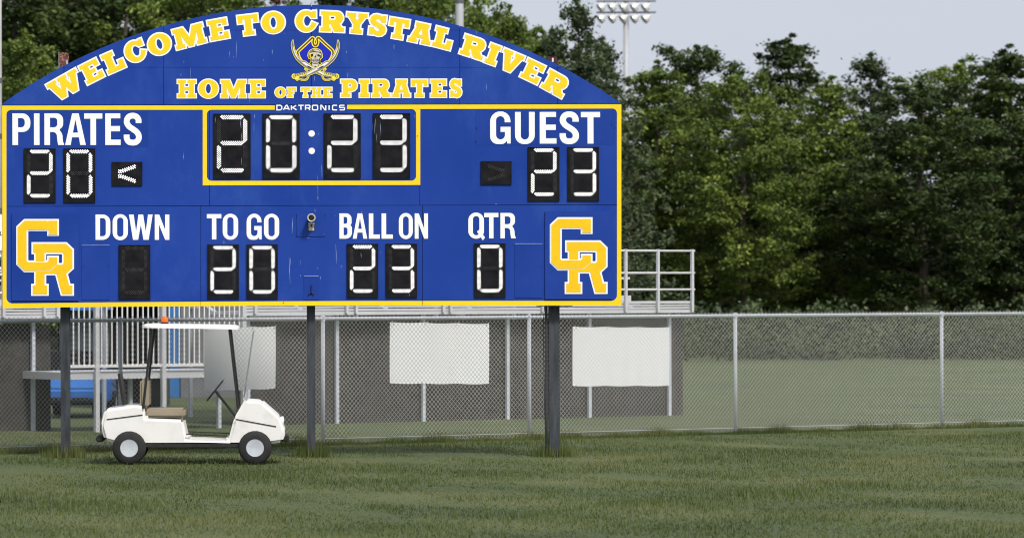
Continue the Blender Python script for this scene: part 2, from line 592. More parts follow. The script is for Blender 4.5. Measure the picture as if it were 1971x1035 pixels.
# cabinet panels
def cab(x0, x1, y0f, y1f, **k):
    n = 8
    top_ = [(x0 + (x1 - x0) * i / n, y0f(x0 + (x1 - x0) * i / n)) for i in range(n + 1)]
    bo = [(x0 + (x1 - x0) * i / n, y1f(x0 + (x1 - x0) * i / n)) for i in range(n + 1)]
    return panel(bo + top_[::-1], **k)


mid = lambda x: 397.3 - 3.2 * x / 1185
for x0, x1 in ((4, 403), (403, 808), (808, 1196)):
    cab(x0 + (g2 if x0 > 4 else 0), x1 - (g2 if x1 < 1190 else 0), lambda x: topy(x) + 0.2, lambda x: mid(x) - g2)
for x0, x1 in ((4, 386.5), (386.5, 813), (813, 1196)):
    cab(x0 + (g2 if x0 > 4 else 0), x1 - (g2 if x1 < 1190 else 0), lambda x: mid(x) + g2, lambda x: bot(x))
# dark joint backing and the steel frame behind
mb = MB()
plate(mb, [B(x, y) for x, y in [(8, 588), (1192, 583)] + [(1192, 202)] + [(x, y + 3) for x, y in arch_run(1180, 20, 40)] + [(8, 206)]], [], 0.012, 0.14)
par(mb.build('backing_frame', M['bluegap']), board)

# raised hatches and name plates
def hatch(x0, y0, x1, y1, name='access_panel', yf=-0.008, th=0.0075, tilt=0.0, mat='blue2'):
    mb = MB()
    pts = [B(x0, y1), B(x1, y1 + tilt), B(x1, y0 + tilt), B(x0, y0)]
    plate(mb, pts, [], yf, th)
    return par(mb.build(name, M[mat]), board)


hatch(157.5, 472.5, 211, 577)
hatch(991, 469.5, 1044, 573)
hatch(14.5, 213.5, 285, 283.5, 'name_plate', -0.0024, 0.0022)
hatch(915.5, 212, 1184, 279.5, 'name_plate', -0.0024, 0.0022)
hatch(571, 411, 625.5, 455)
hatch(585, 531.5, 613.5, 576)
# thin bright folded lips on the hatches
for x0, x1, y in ((157.5, 211, 472), (991, 1044, 469), (585, 613.5, 531.2)):
    mb = MB()
    z0, z1 = B(x0, y + 0.45)[1], B(x0, y - 0.45)[1]
    mb.box(B(x0, y)[0], B(x1, y)[0], -0.012, -0.0005, z0, z1)
    par(mb.build('hatch_lip', M['scratch']), board)


# ---- yellow trim stripe
def stripe(poly, holes=(), yf=-0.003, name='trim_stripe'):
    mb = MB()
    plate(mb, [B(*p) for p in poly], [[B(*p) for p in h] for h in holes], yf, 0.0025)
    return par(mb.build(name, M['yellow']), board)


# outer frame, cut in two at the maker's name: one band from left gap round to right gap
ib = lambda x: bot(x) - 8.7
inner = fillet([(529, 211.4), (12.4, 211.9, 9), (13.0, ib(13), 11)] + [(x, ib(x)) for x in (60, 120, 220, 340, 460, 600, 700, 900, 1100)] +
               [(1187.5, ib(1187), 11), (1187.0, 209.4, 9), (668, 210.4)], 6)
outer = [(668, 201.9), (1196, 201.0), (1196, bot(1196))] + [(x, bot(x)) for x in (1100, 900, 700, 600, 460, 340, 220, 120, 60)] + [(4.6, 592.6), (4.0, 203.2), (529, 202.8)]
# split so that every piece stays simple: left top, right top, left side, right side, bottom
cut = fillet([(12.4, 211.8), (12.4, 211.8)], 2)
def cornered(cx, cy, r, a0, a1):
    return [(cx + r * math.cos(R(a)), cy + r * math.sin(R(a))) for a in np.linspace(a0, a1, 8)]
# left piece: from the gap to the bottom centre
lp = [(529, 203.0), (4.0, 203.6), (4.9, 592.6)] + [(x, bot(x)) for x in (60, 120, 220, 300, 386.1)] + \
     [(x, ib(x)) for x in (386.1, 300, 220, 120, 60)] + cornered(23.5, ib(24) - 11, 11, 90, 180) + cornered(21.4, 220.8, 9, 180, 270) + [(529, 211.5)]
stripe(lp)
cp = [(386.9, bot(386.9)), (460, bot(460)), (600, bot(600)), (700, bot(700)), (812.6, bot(812.6)), (812.6, ib(812.6)), (700, ib(700)), (600, ib(600)), (460, ib(460)), (386.9, ib(386.9))]
stripe(cp)
rp = [(668, 201.9), (1196, 201.0), (1196, bot(1196)), (813.4, bot(813.4)), (813.4, ib(813.4))] + cornered(1176.5, ib(1176) - 11, 11, 90, 0) + cornered(1178.5, 218.2, 9, 0, -90) + [(668, 210.5)]
stripe(rp)
# clock surround
ck = [(390.2, 211.9), (390.2, 356.9), (809, 356.1), (809, 210.8)]
cin = [(408, 211.8)] + cornered(407.3, 220.5, 9, -90, -180) + cornered(407.3, 339.2, 9, 180, 90) + cornered(791.8, 338.6, 9, 90, 0) + cornered(791.8, 219.6, 9, 0, -90)
stripe([(390.2, 211.4), (390.2, 356.9), (809, 356.1), (809, 210.5)] + cornered(791.8, 219.4, 9, -90, 0) + cornered(791.8, 338.8, 9, 0, 90) + cornered(407.3, 339.2, 9, 90, 180) + cornered(407.3, 220.4, 9, 180, 270), yf=-0.0045)
# ---- lettering
SH = 38.0
SLAB = {
 'I': (21, [([(0,0),(21,0),(21,7.5),(17,7.5),(17,30.5),(21,30.5),(21,38),(0,38),(0,30.5),(4,30.5),(4,7.5),(0,7.5)], [])]),
 'E': (36, [([(0,0),(36,0),(36,12.5),(27,12.5),(27,7),(16,7),(16,15.5),(26,15.5),(26,22.5),(16,22.5),(16,31),(27,31),(27,25.5),(36,25.5),(36,38),(0,38),(0,31),(4,31),(4,7),(0,7)], [])]),
 'F': (32, [([(0,0),(21,0),(21,7),(16,7),(16,14.5),(24,14.5),(24,22),(16,22),(16,31),(24,31),(24,25),(32,25),(32,38),(0,38),(0,31),(4,31),(4,7),(0,7)], [])]),
 'L': (35.5, [([(0,0),(35.5,0),(35.5,17),(26,17),(26,8),(17,8),(17,30.5),(22,30.5),(22,38),(0,38),(0,30.5),(4.5,30.5),(4.5,7.5),(0,7.5)], [])]),
 'T': (38, [([(9,0),(29,0),(29,7),(25,7),(25,30.5),(29.5,30.5),(29.5,23.5),(38,23.5),(38,38),(0,38),(0,23.5),(8.5,23.5),(8.5,30.5),(13,30.5),(13,7),(9,7)], [])]),
 'H': (39.5, [([(0,0),(18,0),(18,7),(14.5,7),(14.5,15.5),(25,15.5),(25,7),(21.5,7),(21.5,0),(39.5,0),(39.5,7),(35,7),(35,31),(39.5,31),(39.5,38),(21.5,38),(21.5,31),(25,31),(25,22.5),(14.5,22.5),(14.5,31),(18,31),(18,38),(0,38),(0,31),(4.5,31),(4.5,7),(0,7)], [])]),
 'M': (59, [([(0,0),(17,0),(17,7),(13.8,7),(13.8,24),(24.5,0),(33.5,0),(45,24),(45,7),(41.5,7),(41.5,0),(59,0),(59,7),(55.5,7),(55.5,31),(59,31),(59,38),(39,38),(29.5,17),(20.5,38),(0,38),(0,31),(3.6,31),(3.6,7),(0,7)], [])]),
 'W': (64, [([(0,38),(0,31),(3.5,31),(14,0),(24.5,0),(31.5,17),(38,0),(48.5,0),(60.5,31),(64,31),(64,38),(45,38),(45,31),(47.5,31),(43.5,16),(38.5,31),(41.5,31),(41.5,38),(23,38),(23,31),(26,31),(21.5,16),(16.5,31),(19.5,31),(19.5,38)], [])]),
 'V': (42, [([(0,38),(0,31),(3,31),(14.5,0),(27,0),(38.8,31),(42,31),(42,38),(24,38),(24,31),(26.5,31),(21.7,14),(16.3,31),(19,31),(19,38)], [])]),
 'A': (43, [([(0,0),(17,0),(17,6),(14.2,6),(15.2,9.5),(27,9.5),(28,6),(25.2,6),(25.2,0),(43,0),(43,7),(40,7),(32.5,31),(35,31),(35,38),(9,38),(9,31),(11.5,31),(3,7),(0,7)], [[(17.3,16),(25.2,16),(21.3,28)]])]),
 'Y': (39.5, [([(9.5,0),(30.5,0),(30.5,7),(26.5,7),(26.5,17),(36,31),(39.5,31),(39.5,38),(22,38),(22,31),(24.5,31),(20,23.5),(15,31),(17.5,31),(17.5,38),(0,38),(0,31),(3.5,31),(13.5,17),(13.5,7),(9.5,7)], [])]),
 'O': (43.7, [(ell(21.85,19,21.85,20,44), [ell(21.85,19,7.8,12.6,28)])]),
 'C': (40, [(fillet([(31,36.8),(31,38)],1) if False else (ell(19.8,19,19.8,20,34,57,332) + [(40.0,13.5),(31,17.5)] + ell(21.5,19,8.6,12.3,16,-25,-305)[0:] + [(29.5,25.3),(38.5,25.3),(38.5,38),(32.5,38)]), [])]),
 'S': (32.5, [([(31,38),(23.3,38),(23,35.8),(19.5,38.3),(13,39.3),(6.5,37.6),(1.8,33),(0.5,26.5),(3,21),(9.5,16.8),(18,13.5),(20.3,11),(19.5,8.4),(15.5,7.4),(11.7,9.6),(9.5,14),(1,14),(1,0),(9,0),(9.4,2.7),(12.5,0.2),(19,-1.2),(26,0.3),(31,5),(32.5,11.5),(30,17.6),(24,21.5),(14.2,25.2),(12.5,27.2),(13.2,29.4),(16.6,30.6),(20.6,28.6),(22.5,24.5),(31,24.5)], [])]),
 'R': (45.3, [([(0,0),(20,0),(20,7),(16.5,7),(16.5,14),(19,14),(27,0),(45.3,0),(45.3,7.5),(41.3,7.5),(36,15.5),(40,18.3),(42.4,23),(42.4,29),(40,34),(36,37),(31,38),(0,38),(0,31),(4,31),(4,7),(0,7)], [[(16.5,21.8),(25,21.8),(28,23.6),(29,26.2),(28,28.8),(25,30.6),(16.5,30.6)]])]),
 'P': (35, [([(0,0),(21,0),(21,7),(16.5,7),(16.5,12.5),(24,12.5),(30,14.6),(34,19),(35.3,25.2),(34,31.5),(30,36),(24,38),(0,38),(0,31),(4,31),(4,7),(0,7)], [[(16.5,20.4),(20.5,20.4),(23,22.2),(24,25.4),(23,28.8),(20.5,30.6),(16.5,30.6)]])]),
}
O_ = (60.6, [(fillet([(0,-1.5,30),(60.6,-1.5,30),(60.6,101.5,30),(0,101.5,30)]), [fillet([(18,12.5,12),(42.6,12.5,12),(42.6,87.5,12),(18,87.5,12)])])])
SANS = {
 'P': (57, [(fillet([(0,0),(18,0),(18,41),(57,41,24),(57,100,26),(0,100)]), [fillet([(18,56),(39,56,11),(39,85,11),(18,85)])])]),
 'I': (18, [([(0,0),(18,0),(18,100),(0,100)], [])]),
 'R': (63, [(fillet([(0,0),(18,0),(18,41),(39,41,12),(41,14,6),(44,0),(63,0),(63,3),(59,9,8),(57.5,36,9),(47,48.5,5),(60,58,10),(60,100,26),(0,100)]), [fillet([(18,56),(41,56,10),(41,86,10),(18,86)])])]),
 'A': (66, [([(0,0),(18,0),(22,24),(44,24),(48,0),(66,0),(43.5,100),(22.5,100)], [[(25,39),(41,39),(33,80)]])]),
 'T': (58, [([(20,0),(38,0),(38,83),(58,83),(58,100),(0,100),(0,83),(20,83)], [])]),
 'E': (49, [([(0,0),(49,0),(49,17),(18,17),(18,43),(47,43),(47,60),(18,60),(18,84),(48,84),(48,100),(0,100)], [])]),
 'S': (57, [(stroke(catmull([(47,69),(46.5,80),(40,89.5),(28.5,92.5),(17,89.5),(10.5,80),(10.5,69),(18,58),(30,49.5),(42,40),(47.5,29),(46.5,17.5),(39,9.5),(28,7.5),(16,10.5),(9.8,21),(9.3,33)],4),18.5), [])]),
 'G': (65, [(fillet([(65,0),(65,53),(33,53),(33,37),(47,37),(47,13.5,14),(19,13.5,15),(19,86.5,14),(46,86.5,14),(46,67),(64.5,67),(64.5,101.5,30),(0,101.5,32),(0,-1.5,32),(48,-1.5,20),(52.5,9),(54.5,0)]), [])]),
 'U': (62.7, [(fillet([(0,100),(0,-1.5,28),(62.7,-1.5,28),(62.7,100),(44.2,100),(44.2,13,13),(18.5,13,13),(18.5,100)]), [])]),
 'D': (58.7, [(fillet([(0,0),(58.7,0,30),(58.7,100,30),(0,100)]), [fillet([(18,14.5),(40.5,14.5,12),(40.5,85.5,12),(18,85.5)])])]),
 'O': O_,
 'Q': (60.6, [O_[1][0], ([(33,27),(42,34),(65,4),(56,-8)], [])]),
 'W': (94, [([(0,100),(16,0),(36.5,0),(47,58),(57.5,0),(78,0),(94,100),(75.5,100),(66.5,34),(56.5,100),(37.5,100),(28.5,34),(19,100)], [])]),
 'N': (58, [([(0,0),(17,0),(17,60),(41,0),(58,0),(58,100),(41,100),(41,40),(18,100),(0,100)], [])]),
 'B': (49, [(fillet([(0,0),(50,0,24),(50,50,14),(43,53),(48.5,57,9),(48.5,100,22),(0,100)]), [fillet([(17,14),(32,14,8),(32,44,8),(17,44)]), fillet([(17,59),(31,59,8),(31,86,8),(17,86)])])]),
 'L': (43.5, [([(0,0),(43.5,0),(43.5,17),(18,17),(18,100),(0,100)], [])]),
}
lev = [0]


def put_letter(ch, tl, ang, w, h, ow, kind='slab', mat='yellow', name='letter'):
    """letter with its outline box's top-left at photo px tl, turned ang degrees counter-clockwise"""
    W0, parts = (SLAB if kind == 'slab' else SANS)[ch]
    H0 = SH if kind == 'slab' else 100.0
    a = R(ang)
    sx, sy = (w - 2 * ow) / W0, (h - 2 * ow) / H0
    lx, lz = B(*tl)
    ux, uz = math.cos(a + ROLL * 0), math.sin(a)

    def mapp(p):
        x, y = (ow + p[0] * sx) * S, (-h + ow + p[1] * sy) * S
        return (lx + x * ux - y * uz, lz + x * uz + y * ux)
    face, edge = MB(), MB()
    lev[0] = (lev[0] + 1) % 3
    for k, (o, hs) in enumerate(parts):
        o2, h2 = [mapp(p) for p in o], [[mapp(p) for p in q] for q in hs]
        if ow > 0:
            rim(edge, o2, h2, ow * S, -0.0022 - 0.0007 * lev[0], 0.00002)
            plate(edge, o2, h2, -0.0023 - 0.0007 * lev[0], 0.0008)
        plate(face, o2, h2, -0.0052 - 0.0003 * k, 0.0008)
    f = par(face.build(name, M[mat]), board)
    if ow > 0:
        e = edge.build('letter_outline', M['white'])
        e.parent = f
        e.location = (0, 0, 0)
    return f


ARCH = [('W', (84.7, 162.8), 29.4, 70.3), ('E', (147.6, 127.6), 26.8, 42.3), ('L', (190.2, 106.7), 23.6, 42.0), ('C', None, 21, 46, (260.5, 99.0)),
        ('O', None, 17, 49.7, (306.8, 85.4)), ('M', (327.6, 56.7), 14.3, 65.0), ('E', (395.6, 39.1), 10.3, 42.2), ('T', (453.4, 29.1), 6.6, 44.2),
        ('O', None, 4, 49.7, (525.9, 43.7)), ('C', None, 0.5, 46, (589.5, 41.0)), ('R', (615.2, 18.9), -2.3, 51.3), ('Y', (665.7, 21.2), -4.5, 45.4),
        ('S', None, -7, 39, (727.0, 48.7)), ('T', (749.3, 30.4), -9.2, 43.4), ('A', None, -12.2, 49, (810.2, 64.2)), ('L', (838.8, 47.4), -14.6, 41.3),
        ('R', (894.3, 62.6), -18.3, 51.3), ('I', (943.6, 79.8), -20.3, 27.0), ('V', (970.0, 89.5), -22.8, 47.8), ('E', (1015.7, 108.7), -25.4, 42.2),
        ('R', (1057.9, 129.6), -29.0, 51.4)]
for it in ARCH:
    ch, tl, an, w = it[:4]
    if tl is None:
        a = R(an)
        cx, cy = it[4]
        # from the box centre to its top-left, in photo px (y down)
        dx, dy = -w / 2, 22.0
        tl = (cx + dx * math.cos(a) - dy * math.sin(a), cy - (dx * math.sin(a) + dy * math.cos(a)))
    put_letter(ch, tl, an, w, 44.2, 3.0)
for ch, x0, x1 in (('H', 339.8, 379.1), ('O', 380, 422.1), ('M', 423, 476.1), ('E', 478, 511.9)):
    put_letter(ch, (x0, 152.2), 0, x1 - x0, 37.8, 2.1)
for ch, x0, x1 in (('P', 654, 689), ('I', 690, 712.8), ('R', 714, 752.6), ('A', 753.0, 791.8), ('T', 790.2, 824.8), ('E', 826.7, 860.8), ('S', 863.7, 890.6)):
    put_letter(ch, (x0, 151.4), 0, x1 - x0, 37.6, 2.1)
for ch, x0, x1 in (('O', 527.8, 551.8), ('F', 551.2, 571.2), ('T', 578, 597.8), ('H', 598, 620.4), ('E', 620.6, 640.2)):
    put_letter(ch, (x0, 167.2), 0, x1 - x0, 21.9, 1.6)

CAPS = [(218.4, 60.9, [('P', 23.8, 58.5), ('I', 65.3, 76.1), ('R', 85.4, 123.4), ('A', 125.2, 165.2), ('T', 161.9, 197), ('E', 202.5, 232.2), ('S', 238, 272.8)]),
        (215.7, 61.0, [('G', 943.2, 982.8), ('U', 991.1, 1029.2), ('E', 1038.7, 1071), ('S', 1076.9, 1114.3), ('T', 1117.9, 1155.1)]),
        (412.8, 48.8, [('D', 183.8, 212.4), ('O', 216.7, 246.2), ('W', 248.1, 293.9), ('N', 297.8, 326)]),
        (412.0, 48.8, [('T', 398.1, 426.1), ('O', 428.6, 458.4), ('G', 474.6, 503.6), ('O', 507.9, 537.4)]),
        (410.6, 48.8, [('B', 653.2, 677), ('A', 678.7, 706.9), ('L', 709.8, 731), ('L', 734.3, 756), ('O', 767.6, 794.6), ('N', 798.1, 823.8)]),
        (409.8, 49.0, [('Q', 901.3, 931.5), ('T', 931.8, 959.3), ('R', 963.1, 992.7)])]
for y, h, ls in CAPS:
    for ch, x0, x1 in ls:
        yy = y - (0.0021 * 0)
        put_letter(ch, (x0, yy), 0, x1 - x0, h, 0, 'sans', 'white', 'caption_letter')

# maker's name in wide strokes
DK = {'D': [[(0,0),(8,0),(11,2.5),(11,8.5),(8,11),(0,11),(0,0)]], 'A': [[(0,0),(6,11),(8,11),(13,0)], [(3.2,3.2),(10.6,3.2)]],
      'K': [[(0,0),(0,11)], [(11,11),(3,5.5),(12,0)], [(0,5.5),(3.4,5.5)]], 'T': [[(0,11),(12,11)], [(6,11),(6,0)]],
      'R': [[(0,0),(0,11),(9.5,11),(10.5,10),(10.5,5.5),(9.5,4.5),(0,4.5)], [(6,4.5),(11,0)]],
      'O': [[(0,1.2),(1.2,0),(10.8,0),(12,1.2),(12,9.8),(10.8,11),(1.2,11),(0,9.8),(0,1.2)]],
      'N': [[(0,0),(0,11),(2,11),(9.5,0),(11.5,0),(11.5,11)]], 'I': [[(0,0),(0,11)]],
      'C': [[(11,11),(1.2,11),(0,9.8),(0,1.2),(1.2,0),(11,0)]],
      'S': [[(11,11),(1,11),(0,10),(0,6.6),(1,5.7),(10,5.7),(11,4.8),(11,1),(10,0),(0,0)]]}
for ch, x0, x1 in (('D', 531.8, 543.5), ('A', 544.5, 558), ('K', 559.7, 572), ('T', 573, 585.6), ('R', 586.8, 598), ('O', 600.3, 612.5), ('N', 616.5, 628.2), ('I', 632.3, 634.8), ('C', 639, 650), ('S', 652.6, 664.2)):
    mb = MB()
    wn_ = max(p[0] for st in DK[ch] for p in st)
    sx = (x1 - x0 - 2.3) / wn_ if wn_ > 0 else 1
    for k, st in enumerate(DK[ch]):
        pts = [B(x0 + 1.15 + p[0] * sx, 211.8 - p[1] * 0.80) for p in st]
        strip(mb, pts, 2.3 * S, -0.004 - 0.0003 * k)
    par(mb.build('maker_letter', M['white']), board)

# ---- CR monograms
Cm = [(248,128),(470,128),(478,140),(486,128),(572,128),(572,262),(488,262),(488,228),(474,214),(280,214),(266,228),(266,528),(280,540),(470,540),(488,524),(488,492),(572,492),(572,556),(497,625),(248,625),(180,558),(180,192)]
Rm = [(332,358),(660,358),(722,418),(722,598),(660,655),(690,772),(722,772),(722,858),(620,858),(565,655),(445,655),(445,772),(470,772),(470,858),(328,858),(328,772),(358,772),(358,445),(332,445)]
Rh = [(445,445),(622,445),(636,459),(636,552),(622,566),(445,566)]
for ox, oy, hx0, hy0, hx1, hy1 in ((0, 400, 22.5, 410.5, 151.5, 578.5), (1026.6, 396.5, 1049, 406.5, 1178, 575.5)):
    pl = hatch(hx0, hy0, hx1, hy1, 'monogram_plate', -0.022, 0.021)
    cv = lambda L_: [B(ox + p[0] / 5.178, oy + p[1] / 5.178) for p in L_]
    C2, R2, Rh2 = cv(Cm), cv(Rm), cv(Rh)
    w_ = MB()
    rim(w_, C2, [], 3.3 * S, -0.0230)
    rim(w_, R2, [Rh2], 3.3 * S, -0.0246)
    rim(w_, C2, [], 0.9 * S, -0.0292)
    y_ = MB(); plate(y_, R2, [Rh2], -0.0282, 0.0015)
    y2 = MB(); plate(y2, C2, [], -0.0312, 0.0015)
    for mb_, nm, mt in ((w_, 'monogram_outline', 'white'), (y_, 'monogram_letter', 'gold'), (y2, 'monogram_letter', 'gold')):
        o = mb_.build(nm, M[mt])
        o.parent = pl
        o.location = (-OX, 0, 0) if False else (0, 0, 0)

# ---- pirate emblem
em = MB()
EC = lambda L_: [B(540 + p[0] / 9.858, 60 + p[1] / 9.858) for p in L_]
ES = S / 9.858
mirror = lambda L_: [(1166 - p[0], p[1]) for p in L_]
hat = catmull([(318, 575), (270, 500), (248, 405), (275, 365), (380, 268), (488, 165), (522, 135), (552, 150), (540, 205), (552, 258), (583, 280), (614, 258), (626, 205), (614, 150), (644, 132), (680, 160), (780, 255), (885, 350), (918, 400), (900, 495), (850, 575)], 4)
blade = [(155, 180)] + catmull([(150, 190), (132, 250), (140, 340), (175, 450), (235, 550), (330, 640), (440, 715), (580, 790), (740, 855)], 3) + [(760, 812)] + catmull([(760, 812), (620, 730), (480, 645), (385, 578), (325, 575), (270, 510), (215, 420), (182, 330), (162, 230)], 3)
headp = [(455, 420), (480, 378), (530, 350), (590, 343), (650, 358), (690, 392), (703, 440), (708, 500), (672, 530), (662, 580), (690, 620), (640, 660), (583, 690), (526, 660), (480, 625), (512, 580), (505, 530), (460, 512), (445, 470)]
skull = [(462, 420), (485, 385), (532, 358), (590, 351), (645, 365), (684, 398), (694, 440), (698, 490), (664, 515), (655, 570), (640, 600), (583, 612), (526, 600), (515, 570), (505, 520), (468, 500), (452, 465)]
emb = empty('emblem')
par(emb, board)


def emb_part(name, mat, polys, yf, rimw=0, holes=()):
    mb = MB()
    for k, p in enumerate(polys):
        if isinstance(p, dict):
            strip(mb, EC(p['s']), p['w'] * ES, yf - 0.00012 * k)
            continue
        q = EC(p)
        plate(mb, q, [EC(h) for h in holes] if k == 0 else [], yf - 0.00012 * k, 0.0008)
        if rimw: rim(mb, q, [], rimw * ES, yf - 0.00012 * k + 0.0003, 0.00001)
    o = mb.build(name, M[mat])
    o.parent = emb
    return o


emb.location = (0, 0, 0)
emb.location = Vector((0, 0, 0))
y0 = -0.004
emb_part('hat', 'violet', [hat], y0)
emb_part('hat_trim', 'cream', [dict(s=hat, w=66)], y0 - 0.0010)
emb_part('hat_trim', 'brown', [dict(s=hat, w=28)], y0 - 0.0020)
grip = [(470, 800), (330, 820), (160, 862)]
bow = catmull([(400, 725), (432, 780), (450, 850), (420, 915), (350, 930), (245, 900)], 4)
for mir in (False, True):
    f_ = mirror if mir else (lambda L_: L_)
    dz = 0.0006 if mir else 0
    emb_part('sword_hilt', 'cream', [f_(stroke([(440, 800), (300, 828), (165, 862)], 66)), f_(ell(180, 860, 50, 50, 18)), f_(ell(238, 905, 42, 40, 18)), dict(s=f_(bow), w=40), f_(ell(408, 722, 36, 34, 14))], y0 - 0.0026 - dz)
    emb_part('sword_hilt', 'greyink', [f_(stroke([(430, 790), (300, 818), (190, 846)], 40)), dict(s=f_(bow), w=20), f_(ell(180, 860, 28, 28, 14)), f_(stroke([(300, 868), (350, 872), (400, 852)], 30))], y0 - 0.0042 - dz)
    emb_part('sword_hilt', 'cream', [f_(ell(230 + 42 * k, 840 - 9 * k, 10, 13, 8)) for k in range(5)] + [f_(ell(180, 860, 14, 14, 10)), f_(ell(238, 905, 22, 20, 12)), dict(s=f_(bow), w=6)], y0 - 0.0054 - dz)
    emb_part('sword_blade', 'cream', [f_(blade)], y0 - 0.0060 - dz * 2, rimw=12)
    emb_part('sword_blade', 'greyink', [f_(blade)], y0 - 0.0068 - dz * 2, rimw=3)
    emb_part('sword_blade', 'silver', [f_([(156, 235)] + catmull([(150, 300), (178, 400), (230, 500), (330, 600), (440, 680), (600, 765), (745, 838)], 3) + [(755, 815)] + catmull([(620, 738), (470, 650), (378, 592), (320, 585), (258, 510), (205, 415), (175, 330)], 3))], y0 - 0.0076 - dz * 2)
    emb_part('sword_blade', 'ink', [f_([(418, 655), (470, 672), (560, 725), (500, 712), (450, 690)]), f_([(150, 260), (157, 215), (166, 300), (160, 330)])], y0 - 0.0084 - dz * 2)
emb_part('skull', 'cream', [headp], y0 - 0.0090, rimw=15)
emb_part('skull', 'ink', [headp], y0 - 0.0096, rimw=2)
emb_part('skull', 'bone', [skull], y0 - 0.0104)
emb_part('skull', 'bone', [[(498, 640), (540, 600), (583, 592), (628, 600), (672, 640), (630, 662), (583, 680), (530, 660)]], y0 - 0.0105)
emb_part('bandana', 'greyink', [[(468, 424), (488, 388), (532, 362), (590, 385), (560, 400), (500, 412)], [(620, 392), (684, 402), (692, 440), (664, 418)], [(458, 470), (486, 440), (490, 500), (470, 498)], [(690, 455), (692, 495), (668, 508), (676, 470)]], y0 - 0.0112)
emb_part('eye_patch', 'yellow', [[(476, 438), (556, 412), (552, 490), (500, 514), (484, 500)], stroke([(548, 425), (640, 392)], 8)], y0 - 0.0118)
emb_part('eye_patch', 'ink', [[(490, 448), (544, 428), (540, 480), (505, 500)], [(602, 455), (645, 443), (682, 465), (684, 492), (640, 484)], [(566, 500), (584, 474), (606, 500), (584, 508)],
                        stroke([(524, 540), (583, 532), (646, 542)], 8), stroke([(522, 562), (583, 570), (648, 562)], 7), stroke([(540, 586), (583, 594), (628, 586)], 8),
                        [(458, 560), (492, 556), (488, 600), (470, 590)], [(674, 558), (706, 560), (700, 592), (680, 600)],
                        stroke([(495, 405), (590, 392), (690, 410)], 9), stroke([(520, 350), (560, 400)], 6), stroke([(600, 450), (560, 505)], 6), stroke([(505, 515), (520, 600)], 9), stroke([(662, 525), (648, 600)], 9), stroke([(530, 610), (583, 622), (640, 610)], 8), stroke([(505, 620), (520, 660)], 10), stroke([(655, 620), (640, 655)], 10), ell(583, 672, 8, 8, 8)] + [stroke([(x_, 538), (x_, 566)], 3.5) for x_ in (545, 564, 583, 602, 621)], y0 - 0.0126)
for o in list(emb.children):
    o.location = Vector((-OX, 0, 0)) if False else o.location

# ---- digit modules
def led_seg(w, cols, pitch, dy, r, horiz, x, y):
    """list of diode centres (photo px) for one segment whose box starts at x,y"""
    rowsn = (cols, cols + 1, cols, cols - 1)
    out = []
    for j, n_ in enumerate(rowsn):
        off = (-pitch / 2 if j == 1 else (pitch / 2 if j == 3 else 0))
        for i in range(n_):
            u, v = off + pitch / 2 + i * pitch, j * dy
            out.append((x + u, y + v) if horiz else (x + v, y + u))
    return out


def leds(mb, pts, r, y=-0.021, lit=True):
    for (px, py) in pts:
        cx, cz = B(px, py)
        k = len(mb.v)
        n = 6
        rr_ = r * S
        for q in range(n):
            a = 2 * math.pi * q / n
            mb.v.append((cx + rr_ * math.cos(a), y - 0.004, cz + rr_ * math.sin(a)))
        for q in range(n):
            a = 2 * math.pi * q / n
            mb.v.append((cx + rr_ * math.cos(a), y + 0.002, cz + rr_ * math.sin(a)))
        mb.f.append(tuple(k + q for q in range(n)))
        for q in range(n):
            s_ = (q + 1) % n
            mb.f.append((k + q, k + n + q, k + n + s_, k + s_))


SEG = {'0': 'abcdef', '2': 'abged', '3': 'abgcd', ' ': ''}


def module(x0, y0_, x1, y1, ch, big):
    mb = MB()
    X0, Z1 = B(x0, y0_); X1, Z0 = B(x1, y1)
    Z0 = B(x0, y1)[1]
    mb.box(X0, X1, -0.02, -0.0005, Z0, Z1)
    mod = par(mb.build('digit_module', M['blackface']), board)
    # raised border of the mask
    fr = MB()
    t = 0.9 * S
    fr.box(X0 - t, X1 + t, -0.026, -0.0008, Z1 + 0.0003, Z1 + t)
    fr.box(X0 - t, X0 - 0.0003, -0.023, -0.0008, Z0, Z1)
    fr.box(X1 + 0.0003, X1 + t, -0.023, -0.0008, Z0, Z1)
    e = fr.build('module_rim', M['blackface']); e.parent = mod
    W_, H_ = x1 - x0, y1 - y0_
    fx, fy = W_ / 69.8, H_ / 123.8
    if big: cols, r = 10, 1.16
    else: cols, r = 8, 1.14
    hw = 42.0 * fx           # horizontal run
    pitch = hw / cols
    vh = 42.8 * fy
    vp = vh / (cols + (0 if big else 0))
    th = 6.2 * (fx + fy) / 2
    dy = th / 3
    hx = x0 + 13.7 * fx
    segs = {'a': (True, hx, y0_ + 2.9 * fy), 'g': (True, hx + .4, y0_ + 52.7 * fy), 'd': (True, hx + .7, y0_ + 105.0 * fy),
            'f': (False, x0 + 6.6 * fx, y0_ + 10.1 * fy), 'b': (False, x0 + 57.0 * fx, y0_ + 10.1 * fy),
            'e': (False, x0 + 6.8 * fx, y0_ + 61.1 * fy), 'c': (False, x0 + 57.3 * fx, y0_ + 61.1 * fy)}
    for s_, (hz, xx, yy) in segs.items():
        p = led_seg(0, cols, pitch if hz else vp, dy, r, hz, xx, yy)
        lit = s_ in SEG[ch]
        mb = MB()
        leds(mb, p, r if lit else r * 0.5)
        o = mb.build('led_segment', M['ledon'] if lit else M['ledoff'])
        o.parent = mod
    return mod


